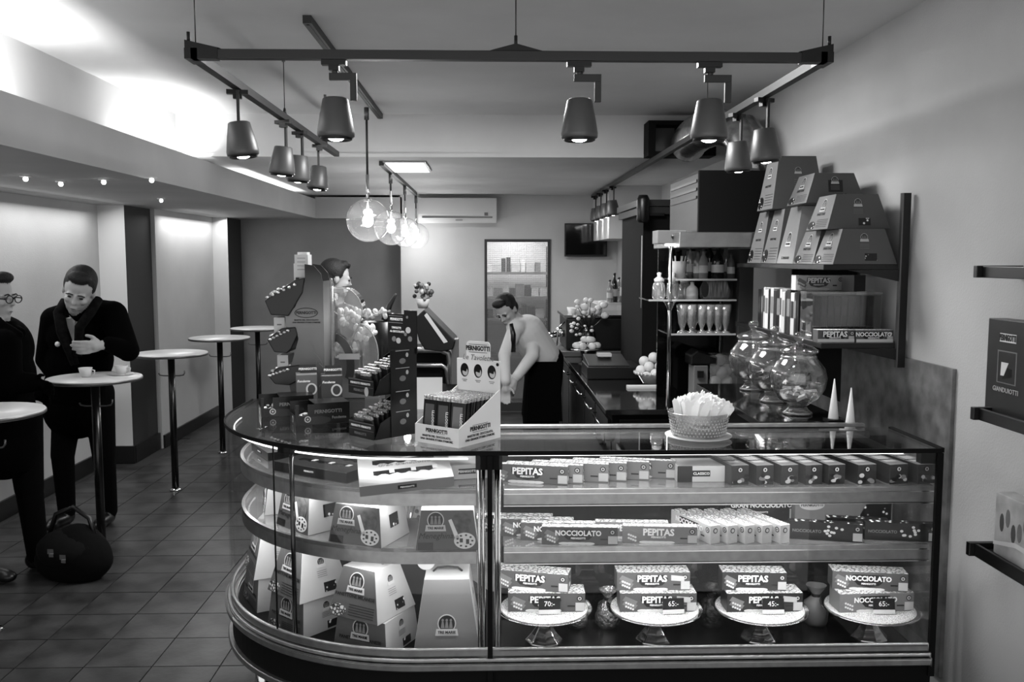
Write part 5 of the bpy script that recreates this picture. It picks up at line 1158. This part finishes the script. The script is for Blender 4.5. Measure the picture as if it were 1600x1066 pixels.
# trays, paper and small things on the counter near end
tr_ = thing('black_tray', 'black tray with tongs and cutlery on the near end of the back counter', 'tray', (at(1100, 625, z=KZ).x, 5.12, KZ+.0006), 8)
o = tr_; tr_.location.y = 5.02+.06; tr_.location.z = KZ+.0006
obj('tray', MB().box(-.15, .15, -.06, .045, 0, .02), M_black, o, bev=.003)
obj('tongs', MB().tube([(.02, -.03, .022), (.03, -.02, .07), (.035, -.0, .12)], .008, 6).tube([(.05, -.03, .022), (.045, -.02, .07), (.037, -.0, .12)], .008, 6), M_chr, o)
st_ = thing('paper_stack', 'stack of white napkins on the black counter below the orange bowl', 'paper', (at(1010, 606, z=KZ).x, at(1010, 608, z=KZ).y-.0, KZ+.0006))
for k in range(4): obj('sheet', MB().box(-.13, .13, -.035, .035, .004*k, .004*k+.0035), M_white, st_)
st_.location.y = ob.location.y-.19
# far end: espresso machine, pastry dome, bottles
em = thing('espresso_machine', 'dark espresso machine at the far end of the back counter', 'coffee machine', (.98, 8.1, KZ+.0006))
obj('body', MB().box(-.3, .35, -.35, .35, .05, .34), M_black, em, bev=.02); obj('cup_rail', MB().box(-.32, .37, -.37, .37, .34, .36), M_chr, em); obj('drip_tray', MB().box(-.38, .35, -.4, .4, 0, .05), M_alud, em, bev=.005)
for y in (-.18, .12): obj('group_head', MB().cyl((-.32, y, .22), (-.32, y, .16), .035).cyl((-.34, y, .17), (-.48, y, .15), .014), M_chr, em)
obj('steam_pipe', MB().tube([(-.31, -.33, .3), (-.37, -.36, .25), (-.38, -.37, .1)], .007, 6), M_chr, em)
b = None
for k in range(14):
    if b is None: b = tag(obj('espresso_cup', MB().lathe([(0, 0), (.022, 0), (.034, .05), (.031, .05), (.02, .006), (0, .006)], 12), M_white), 'white espresso cup stacked on the dark machine', 'cup', 'cups on the espresso machine'); o = b
    else: o = b.copy(); COL.objects.link(o)
    o.location = (.75+.075*(k % 4), 7.85+.08*(k//4 % 4), KZ+.3611)
cd = thing('pastry_dome', 'round dish of pale pastries on a stand at the far end of the counter', 'dish', (.80, 7.2, KZ+.0006))
obj('stand', MB().lathe([(0, 0), (.07, 0), (.02, .02), (.018, .1), (.13, .115), (.13, .12), (0, .12)], 24), M_chr, cd)
m = None
for k in range(9):
    o = tag(obj('pastry', MB().ball((0, 0, 0), (.045, .03, .028), 10), M_or), 'pale pastry piled on the round stand at the far counter end', 'pastry', 'pastries on the stand'); a = 2*PI*k/6; r_ = .075 if k < 6 else .03
    o.location = (.80+r_*math.cos(a), 7.2+r_*math.sin(a), KZ+.15+(.045 if k > 5 else 0)); o.rotation_euler.z = a
ti = thing('till', 'dark flat till with a sloping keyboard on the counter edge', 'till', (.80, 6.45, KZ+.0006)); obj('base', MB().box(-.1, .28, -.2, .2, 0, .09), M_black, ti, bev=.006); obj('keyboard', MB().prism([(-.19, .09), (.19, .09), (.19, .14), (-.19, .1)], -.09, .2, 'x'), M_dg, ti, bev=.003); obj('receipt_slot', MB().box(.0, .1, .0, .1, .14, .16), M_lg, ti)
sh = thing('bottle_shelf', 'small wall shelf of bottles below the television', 'shelf', (1.3, 8.0, at(975, 472, Y=8).z)); obj('board', MB().box(-.33, .30, -.2, .3, -.02, 0), M_lg, sh); obj('bracket', MB().box(.24, .30, -.1, .4, -.2, -.02), M_dg, sh); obj('wall_panel', MB().box(.3, XR-1.3-.001, -.2, .3, -.4, .6), M_dg, sh)
k = 0
for px in (948, 955, 962, 970, 978, 986, 992):
    y = 7.9+.07*(k % 3); x = at(px, 430, Y=y).x+.03; bottle('bottle on the small wall shelf below the television, %s' % ('slim clear', 'dark', 'clear with pale label', 'tall grey', 'white capped', 'broad pale', 'last before the cabinet')[k], x, y, sh.location.z, (.2, .26, .22, .3, .27, .33, .24)[k], (.028, .03, .03, .035, .035, .042, .03)[k], (Mcl, Mbr, Mcl, M_mg, M_lg, M_lg, Mcl)[k]); k += 1
# ------------------------------------------------------------------ cash desk machine behind the displays
rm = thing('slanted_machine', 'grey counter machine with a slanted black display and rounded frame behind the case', 'machine', (at(690, 600, Y=5.6).x, 5.6, 0))
lx = lambda px: at(px, 500, Y=5.6).x-rm.location.x
lz = lambda py: at(690, py, Y=5.6).z
obj('cabinet', MB().box(lx(600), lx(716), .0, .5, 0, lz(600)), M_dg, rm)
fr_ = [(lx(640), lz(543)), (lx(690), lz(543)), (lx(702), lz(549)), (lx(706), lz(560)), (lx(708), lz(600)), (lx(698), lz(600)), (lx(696), lz(575)), (lx(690), lz(573)), (lx(640), lz(573)), (lx(640), lz(566)), (lx(690), lz(566)), (lx(695), lz(561)), (lx(690), lz(552)), (lx(640), lz(552))]
obj('rounded_frame', MB().tube([(lx(620), 0, lz(547)), (lx(688), 0, lz(547)), (lx(700), 0, lz(552)), (lx(703), 0, lz(565)), (lx(704), 0, lz(600))], .02, 10).tube([(lx(620), 0, lz(571)), (lx(690), 0, lz(571)), (lx(697), 0, lz(576)), (lx(700), 0, lz(600))], .016, 10), M_alu, rm)
obj('body', MB().box(lx(620), lx(696), .02, .45, lz(600), lz(548)), M_matt, rm)
obj('slanted_display', MB().prism([(lx(648), lz(497)), (lx(664), lz(483)), (lx(712), lz(532)), (lx(708), lz(545)), (lx(690), lz(548)), (lx(664), lz(545)), (lx(655), lz(530))], -.06, .3, 'y'), M_black, rm, bev=.006)
obj('light_strip', MB().prism([(lx(664), lz(492)), (lx(668), lz(488)), (lx(700), lz(533)), (lx(694), lz(535))], -.064, -.06, 'y'), M_lg, rm)
obj('foot', MB().box(lx(705), lx(716), -.02, .1, lz(600), lz(530)), M_alud, rm)
fl_ = thing('flower_pot', 'small dried flower arrangement on top of the slanted machine', 'plant', (at(660, 490, Y=5.7).x, 5.75, lz(484)))
obj('pot', MB().lathe([(0, 0), (.03, 0), (.045, .06), (.04, .06), (0, .05)], 14), M_lg, fl_)
for k in range(26):
    a = random.uniform(0, 6.28); r_ = random.uniform(0, .055); obj('blossom', MB().ball((r_*math.cos(a), r_*math.sin(a), random.uniform(.06, .16)), random.uniform(.010, .02), 7), random.choice((M_dg, M_mg, M_lg, M_mgd)), fl_)

fa = thing('flower_arrangement', 'white blossoms spilling over a dark vase in front of the espresso machine', 'flowers', (.86, 7.62, KZ+.0006))
obj('vase', MB().lathe([(0, 0), (.05, 0), (.07, .06), (.06, .2), (.04, .26), (.035, .26), (0, .25)], 16), M_bk, fa)
M_pet = mat('petal', .92, .6)
for k in range(30):
    t = k/29; x, z = ((.02+random.uniform(-.12, .12), .42+random.uniform(-.06, .08)) if k < 14 else (-.06+random.uniform(-.1, .1), .2+.18*random.random())); y = random.uniform(-.08, .04)
    r_ = random.uniform(.022, .04) if k < 14 else random.uniform(.012, .022); b_ = obj('blossom', MB().ball((x, y, z), (r_, r_, r_*.8), 9), M_pet, fa)
    obj('stem', MB().tube([(0, 0, .24), (x*.5, y*.5, max(z*.8, .27)), (x, y, z)], .003, 5), M_dg, b_)
# ------------------------------------------------------------------ people
def person(name, label, loc, prims, mats, voxel=.0075, smooth=3):
    """prims: ('c', a, b, ra, rb, m) tapered limb | ('e', centre, radii, euler_deg, m). One continuous remeshed surface."""
    base = thing(name, label, 'person', loc)
    mb = MB()
    for p in prims:
        if p[0] == 'c':
            a, b = Vector(p[1]), Vector(p[2]); ra, rb = p[3], p[4]; d = b-a; L = d.length; A = Matrix.Translation(a) @ d.to_track_quat('Z', 'Y').to_matrix().to_4x4(); prof = []
            for k in range(7): t = -PI/2+k*PI/12; prof.append((max(1e-4, ra*math.cos(t)), ra*math.sin(t)))
            for k in range(7): t = k*PI/12; prof.append((max(1e-4, rb*math.cos(t)), L+rb*math.sin(t)))
            mb.lathe(prof, 20, A, 0, True, True)
        else:
            A = Matrix.Translation(p[1]) @ Euler([R(q) for q in p[3]], 'XYZ').to_matrix().to_4x4(); mb.ball((0, 0, 0), tuple(p[2]), 24, 0, A, 16)
    me = mb.mesh('tmp', [mats[0]]); o = bpy.data.objects.new('tmp', me); COL.objects.link(o)
    r = o.modifiers.new('r', 'REMESH'); r.mode = 'VOXEL'; r.voxel_size = voxel; r.use_smooth_shade = True
    s = o.modifiers.new('s', 'SMOOTH'); s.iterations = smooth; s.factor = .5
    dg = bpy.context.evaluated_depsgraph_get(); nm = bpy.data.meshes.new_from_object(o.evaluated_get(dg)); bpy.data.objects.remove(o)
    nm.name = 'body'; nm.materials.clear()
    for m in mats: nm.materials.append(m)
    n = len(nm.polygons); C = np.empty(n*3); nm.polygons.foreach_get('center', C); C = C.reshape(n, 3); best = np.full(n, 1e9); idx = np.zeros(n, int)
    for p in prims:
        if p[0] == 'c':
            a, b = np.array(p[1], float), np.array(p[2], float); d = b-a; t = np.clip(((C-a)@d)/max(d@d, 1e-9), 0, 1); D = np.linalg.norm(C-(a+t[:, None]*d), axis=1)-(p[3]+(p[4]-p[3])*t)
        else:
            M = np.array(Euler([R(q) for q in p[3]], 'XYZ').to_matrix()); q = (C-np.array(p[1], float))@M; rad = np.array(p[2], float); k = np.linalg.norm(q/rad, axis=1); D = (k-1)*rad.min()
        w = D < best; best[w] = D[w]; idx[w] = p[-1]
    nm.polygons.foreach_set('material_index', idx.astype(np.int32)); nm.polygons.foreach_set('use_smooth', [True]*n); nm.update()
    ob_ = bpy.data.objects.new('body', nm); COL.objects.link(ob_); ob_.parent = base; return base, ob_
def head_prims(c, yaw, pitch, roll, s=1.0, skin=0, hair=1, glasses=False, long=0):
    """yaw 0 = facing -Y; local frame x right (image), y back, z up"""
    M = Matrix.Translation(c) @ (Matrix.Rotation(R(yaw), 4, 'Z') @ Matrix.Rotation(R(roll), 4, 'Y') @ Matrix.Rotation(R(pitch), 4, 'X'))
    eu = [math.degrees(q) for q in M.to_euler('XYZ')]
    def e(x, y, z, rx, ry, rz, m): return ('e', tuple(M @ Vector((x*s, y*s, z*s))), (rx*s, ry*s, rz*s), eu, m)
    P = [e(0, .01, .035, .076, .095, .088, skin), e(0, -.025, -.025, .064, .066, .085, skin), e(0, -.062, -.092, .028, .024, .024, skin), e(0, -.03, -.075, .05, .048, .04, skin),
         e(0, -.101, -.022, .0115, .016, .012, skin), e(0, -.092, -.005, .009, .016, .028, skin), e(-.03, -.078, .018, .024, .014, .009, skin), e(.03, -.078, .018, .024, .014, .009, skin),
         e(0, -.087, -.057, .021, .009, .005, skin), e(0, -.086, -.068, .017, .009, .006, skin), e(-.038, -.068, -.02, .02, .02, .018, skin), e(.038, -.068, -.02, .02, .02, .018, skin),
         e(-.078, .01, -.005, .008, .018, .03, skin), e(.078, .01, -.005, .008, .018, .03, skin)]
    P += [e(0, .028, .058, .084, .096, .088, hair), e(0, -.045, .108, .062, .045, .032, hair), e(0, .06, .0, .074, .055, .07, hair), e(-.07, .012, .045, .014, .04, .04, hair), e(.07, .012, .045, .014, .04, .04, hair)]
    return P, M
def face_parts(body, M, s, glasses=False):
    for x in (-.03, .03):
        obj('eye', MB().ball((x*s, -.083*s, .003*s), (.011*s, .006*s, .005*s), 10, M=M), M_ins, body)
        obj('eyebrow', MB().tube([M @ Vector(((x-.018)*s, -.0915*s, .022*s)), M @ Vector((x*s, -.0965*s, .028*s)), M @ Vector(((x+.018)*s, -.0915*s, .022*s))], .0032*s, 6), M_hair, body)
    obj('mouth', MB().ball((0, -.095*s, -.0625*s), (.017*s, .0022*s, .0018*s), 10, M=M), M_dg, body)
    if glasses:
        g = MB()
        for x in (-.034, .034): g.tube([M @ Vector((x*s+.027*s*math.cos(a*PI/8), -.108*s, .002*s+.019*s*math.sin(a*PI/8))) for a in range(17)], .0028*s, 6)
        g.tube([M @ Vector((-.008*s, -.109*s, .006*s)), M @ Vector((.008*s, -.109*s, .006*s))], .0028*s, 6)
        for x in (-.062, .062): g.tube([M @ Vector((x*s, -.106*s, .006*s)), M @ Vector((x*1.3*s, -.04*s, .006*s)), M @ Vector((x*1.32*s, .01*s, .004*s))], .003*s, 6)
        obj('glasses', g, M_black, body)
def hand(w, d, side, m, s=1.0, curl=.6, up=(0, 0, 1)):
    """palm and five bent fingers starting at wrist w pointing along d; side vector = thumb side"""
    w = Vector(w); d = Vector(d).normalized(); t = Vector(side).normalized(); n = d.cross(t).normalized(); P = []
    kn = w+d*.085*s
    P += [('c', w, w+d*.05*s, .024*s, .028*s, m), ('c', w+d*.04*s+t*.018*s, kn+t*.026*s, .016*s, .0125*s, m), ('c', w+d*.04*s-t*.018*s, kn-t*.026*s, .016*s, .0115*s, m), ('c', w+d*.03*s, kn, .018*s, .014*s, m)]
    for k, (o_, L) in enumerate(((.031, .036), (.0105, .042), (-.0105, .039), (-.031, .03))):
        a = kn+t*o_*s; dd = (d+n*curl*.5+t*o_*1.5).normalized(); b = a+dd*L*s; d2 = (d+n*curl*1.6).normalized(); c = b+d2*L*.65*s; d3 = (d+n*curl*3).normalized(); e = c+d3*L*.45*s
        P += [('c', a, b, .0098*s, .009*s, m), ('c', b, c, .009*s, .0082*s, m), ('c', c, e, .0082*s, .0072*s, m)]
    a = w+d*.03*s+t*.026*s; b = a+(d*.6+t*.8+n*.3).normalized()*.038*s; c = b+(d*.95+t*.3+n*.5).normalized()*.03*s
    P += [('c', a, b, .0135*s, .011*s, m), ('c', b, c, .011*s, .009*s, m)]
    return [(q[0], tuple(q[1]), tuple(q[2]), q[3], q[4], q[5]) for q in P]
def shoe(x, y, yaw, m, z=.0, s=1.0):
    d = Vector((math.sin(R(yaw)), -math.cos(R(yaw)), 0)); c = Vector((x, y, z))
    return [('e', tuple(c+d*.05+Vector((0, 0, .045))), (.048*s, .13*s, .042), (0, 0, yaw), m), ('e', tuple(c+d*.13+Vector((0, 0, .035))), (.046*s, .06*s, .032), (0, 0, yaw), m), ('e', tuple(c-d*.03+Vector((0, 0, .05))), (.042, .05, .05), (0, 0, yaw), m)]
# leaning man in the black coat, facing the camera, at the second table
bx, by_ = -2.72, 6.02
def G(px, py, Y): p = at(px, py, Y=Y); return (p.x-bx, p.y-by_, p.z)
mats = [M_skin, M_hair, M_coat, M_trous, M_black, mat('stubble_skin', .5, .65)]
hc = Vector(G(123, 456, 5.72)); hp, HM = head_prims(hc, 16, 24, 14, 1.14)
hp[2] = hp[2][:-1]+(5,); hp[3] = hp[3][:-1]+(5,)
shL = Vector(G(86, 500, 5.9)); shR = Vector(G(176, 492, 5.88)); elR = Vector(G(200, 548, 5.72)); wrR = Vector(G(171, 538, 5.62)); elL = Vector(G(72, 562, 5.98)); wrL = Vector(G(97, 602, 5.92))
pr = hp+[('c', tuple(hc+Vector((0, .05, -.06))), G(126, 497, 5.88), .062, .075, 0)]
pr += [('e', G(128, 522, 5.92), (.235, .145, .19), (0, 8, 0), 2), ('e', G(124, 560, 5.98), (.22, .15, .22), (0, 4, 0), 2), ('e', G(120, 610, 6.03), (.215, .155, .24), (0, 0, 0), 2), ('e', G(119, 640, 6.04), (.215, .16, .2), (0, 0, 0), 2),
       ('c', shL, tuple((shL+shR)/2+Vector((0, .02, .02))), .088, .11, 2), ('c', shR, tuple((shL+shR)/2+Vector((0, .02, .02))), .09, .11, 2), ('c', shL, elL, .088, .066, 2), ('c', elL, wrL, .066, .052, 2), ('c', shR, elR, .092, .07, 2), ('c', elR, wrR, .068, .05, 2)]
pr += [('c', tuple(hc+Vector((-.085, .05, -.10))), tuple(hc+Vector((-.01, -.0, -.155))), .035, .035, 2), ('c', tuple(hc+Vector((.085, .06, -.075))), tuple(hc+Vector((.03, .01, -.15))), .03, .032, 2)]
pr += hand(wrR+(Vector(G(150, 541, 5.56))-wrR).normalized()*.035, Vector(G(150, 541, 5.56))-wrR, (0, -.3, 1), 0, 1.12, .45)
hipL = Vector((-.095, .03, .9)); hipR = Vector((.095, .03, .9))
for hp_, fx in ((hipL, -.145), (hipR, .13)): pr += [('c', tuple(hp_), (fx, .0, .48), .105, .075, 3), ('c', (fx, .0, .48), (fx*1.03, .03, .09), .073, .056, 3)]+shoe(fx*1.03, .0, 0 if fx > 0 else -14, 4)
m1, b1_ = person('person', 'man in a black coat and scarf leaning over the second standing table', (bx, by_, 0), pr, mats, .007)
face_parts(b1_, HM, 1.14)
obj('scarf', MB().tube([hc+Vector((-.10, .03, -.06)), hc+Vector((-.115, -.03, -.13)), hc+Vector((-.09, -.05, -.25)), hc+Vector((-.055, -.04, -.36)), hc+Vector((-.03, -.03, -.46))], [.03, .034, .035, .032, .026], 10).tube([hc+Vector((.095, .06, -.05)), hc+Vector((.08, -.03, -.13)), hc+Vector((.02, -.055, -.22)), hc+Vector((.0, -.05, -.40))], [.028, .03, .03, .026], 10), mat('dark_scarf', .045, 1, spec=.1, noise=.03, nscale=40), b1_)
sp2 = Vector(G(130, 512, 5.92)); obj('shirt', MB().prism([(-.028, .075), (.035, .07), (.028, -.01), (.018, -.08)], -.19, -.13, 'y', 0, T(sp2.x, sp2.y+.0, sp2.z)), M_shirt, b1_)
wt = tag(obj('tissue', MB().ball((0, 0, 0), (.018, .012, .018), 9), mat('tissue', .9, .8, bump=.5)), 'small crumpled white tissue held against the black coat', 'tissue'); q_ = at(90, 538, Y=5.78); wt.location = q_
# second man, cut by the left edge, in profile looking right
bx, by_ = at(10, 500, Y=5.0).x-.06, 5.05
cx0 = bx
hc = Vector(G(-9, 466, 5.0)); hp, HM = head_prims(hc, 82, 4, 0, 1.08)
pr = hp+[('c', tuple(hc+Vector((-.03, 0, -.06))), G(-8, 520, 5.05), .062, .075, 0), ('e', G(0, 545, 5.05), (.16, .22, .19), (0, 0, 0), 2), ('e', G(4, 590, 5.05), (.165, .2, .22), (0, 0, 0), 2), ('e', G(4, 650, 5.05), (.17, .19, .26), (0, 0, 0), 2), ('e', G(8, 700, 5.05), (.17, .18, .18), (0, 0, 0), 2),
     ('c', G(6, 540, 4.86), G(12, 600, 4.84), .088, .072, 2), ('c', G(12, 600, 4.84), G(48, 598, 4.88), .072, .055, 2), ('c', G(2, 540, 5.24), G(4, 610, 5.26), .085, .07, 2), ('c', G(4, 610, 5.26), G(44, 612, 5.2), .07, .055, 2),
     ('c', G(-14, 505, 5.05), G(32, 520, 5.02), .05, .03, 2), ('c', G(-10, 508, 4.93), G(28, 524, 4.9), .05, .028, 2)]
pr += hand(Vector(G(50, 597, 4.88)), (1, 0, -.4), (0, 0, 1), 2, 1, .8)+hand(Vector(G(46, 612, 5.2)), (1, 0, -.4), (0, 0, 1), 2, 1, .8)
for fx, fy, xk in ((-.10, -.09, -.12), (.09, .1, .06)): pr += [('c', (fx*.5, fy, .88), (xk, fy, .48), .105, .078, 3), ('c', (xk, fy, .48), (fx, fy, .09), .074, .058, 3)]+shoe(fx, fy, 75, 4)
m0, b0_ = person('person', 'man in dark coat and glasses in profile at the left edge', (bx, by_, 0), pr, mats, .0075)
face_parts(b0_, HM, 1.08, True)
# barista in white shirt, bending forward behind the case
bx, by_ = at(838, 545, Y=7.5).x, 7.5
hc = Vector(G(792, 486, 7.35)); hp, HM = head_prims(hc, -38, 34, -10, 1.02)
hip = Vector(G(848, 556, 7.5)); sh1 = Vector(G(806, 512, 7.34)); sh2 = Vector(G(832, 508, 7.56))
pr = hp+[('c', tuple(hc+Vector((.04, .04, -.04))), G(816, 508, 7.45), .055, .065, 0), ('c', tuple(hip), G(824, 520, 7.46), .145, .155, 2), ('c', tuple(sh1), tuple(sh2), .08, .08, 2), ('e', tuple(hip+Vector((0, 0, .0))), (.16, .125, .12), (0, 20, 0), 3),
     ('c', tuple(sh2), G(832, 556, 7.28), .066, .055, 2), ('c', G(832, 556, 7.28), G(808, 588, 7.15), .054, .042, 2), ('c', tuple(sh1), G(788, 556, 7.25), .064, .052, 2), ('c', G(788, 556, 7.25), G(790, 596, 7.1), .05, .04, 2)]
pr += hand(Vector(G(805, 592, 7.14)), (-.4, -.3, -1), (-1, 0, 0), 0, 1.05, .5)+hand(Vector(G(790, 600, 7.1)), (0, -.2, -1), (1, 0, 0), 0, 1.05, .5)
for s_, fx in ((-1, -.06), (1, .10)): pr += [('c', (fx*.6+.06, .02*s_, .95), (fx+.02, .02, .5), .115, .085, 3), ('c', (fx+.02, .02, .5), (fx+.03, .03, .09), .08, .06, 3)]+shoe(fx+.03, .0, -40, 4)
m2, b2_ = person('person', 'man in a white shirt and dark tie bending down in front of the glass door', (bx, by_, 0), pr, [M_skin, M_hair, M_shirt, M_trous, M_black], .008)
face_parts(b2_, HM, 1.02)
obj('tie', MB().tube([hc+Vector((.035, -.07, -.10)), hc+Vector((.05, -.09, -.19)), hc+Vector((.04, -.10, -.33))], [.016, .022, .028], 8), M_black, b2_)
obj('apron', MB().prism([(-.15, 0), (.15, 0), (.13, .5), (-.13, .5)], -.155, -.145, 'y', 0, T(.06, .0, .45)), M_trous, b2_)
# man behind the sweet dispenser, only the head in view
bx, by_ = at(524, 440, Y=6.2).x, 6.2
hc = Vector(G(525, 437, 6.2)); hp, HM = head_prims(hc, 112, 8, 0, 1.0)
pr = hp+[('c', tuple(hc+Vector((0, .03, -.06))), tuple(hc+Vector((-.03, .04, -.2))), .058, .07, 0), ('e', (0, .04, 1.34), (.2, .13, .16), (0, 0, 0), 2), ('e', (0, .03, 1.12), (.18, .13, .2), (0, 0, 0), 2), ('e', (0, .03, .95), (.17, .13, .14), (0, 0, 0), 3),
     ('c', (-.19, .04, 1.4), (-.23, .03, 1.12), .064, .052, 2), ('c', (-.23, .03, 1.12), (-.2, -.05, .88), .05, .04, 2), ('c', (.19, .04, 1.4), (.22, .0, 1.12), .064, .052, 2), ('c', (.22, .0, 1.12), (.18, -.18, 1.0), .05, .04, 2)]
pr += hand((-.2, -.055, .86), (0, -.1, -1), (1, 0, 0), 0, 1, .5)+hand((.175, -.2, .99), (-.2, -1, -.1), (-1, 0, .2), 0, 1, .5)
for s_ in (-1, 1): pr += [('c', (.09*s_, .02, .88), (.1*s_, .01, .48), .1, .075, 3), ('c', (.1*s_, .01, .48), (.1*s_, .03, .09), .073, .056, 3)]+shoe(.1*s_, 0, 20*s_, 4)
m3, b3_ = person('person', 'dark haired man mostly hidden behind the clear sweet dispenser', (bx, by_, 0), pr, [M_skin, M_hair, M_mgd, M_trous, M_black], .009)
face_parts(b3_, HM, 1.02)
# black bag on the floor by the table
q_ = at(100, 885, z=0)
bg = thing('shoulder_bag', 'slumped black shoulder bag with shiny buckles on the floor by the two men', 'bag', (at(112, 905, z=0).x, at(102, 905, z=0).y+.02, 0), -8)
mb = MB(); mb.ball((0, 0, .11), (.22, .13, .15), 24, m=16); mb.v = [(x*(1+.06*math.sin(9*z+5*x)), y*(1+.1*math.sin(11*x)), max(.001, z*(1+.22*math.sin(9*x+1)))) for x, y, z in mb.v]
obj('body', mb, mat('black_nylon', .015, .9, spec=.15, bump=.4, bscale=20), bg)
obj('flap', MB().ball((0, -.02, .17), (.19, .125, .12), 22, m=12), mat('black_nylon_flap', .02, .8, spec=.2, bump=.3, bscale=25), bg)
obj('strap', MB().tube([(-.14, 0, .22), (-.1, .02, .36), (.0, .03, .40), (.1, .02, .34), (.15, 0, .22)], .014, 8), M_black, bg)
for dx, dz in ((-.03, .2), (.04, .17)): obj('buckle', MB().box(dx-.018, dx+.018, -.15, -.142, dz-.014, dz+.014).box(dx-.006, dx+.02, -.155, -.148, dz-.03, dz-.012), M_chr, bg)
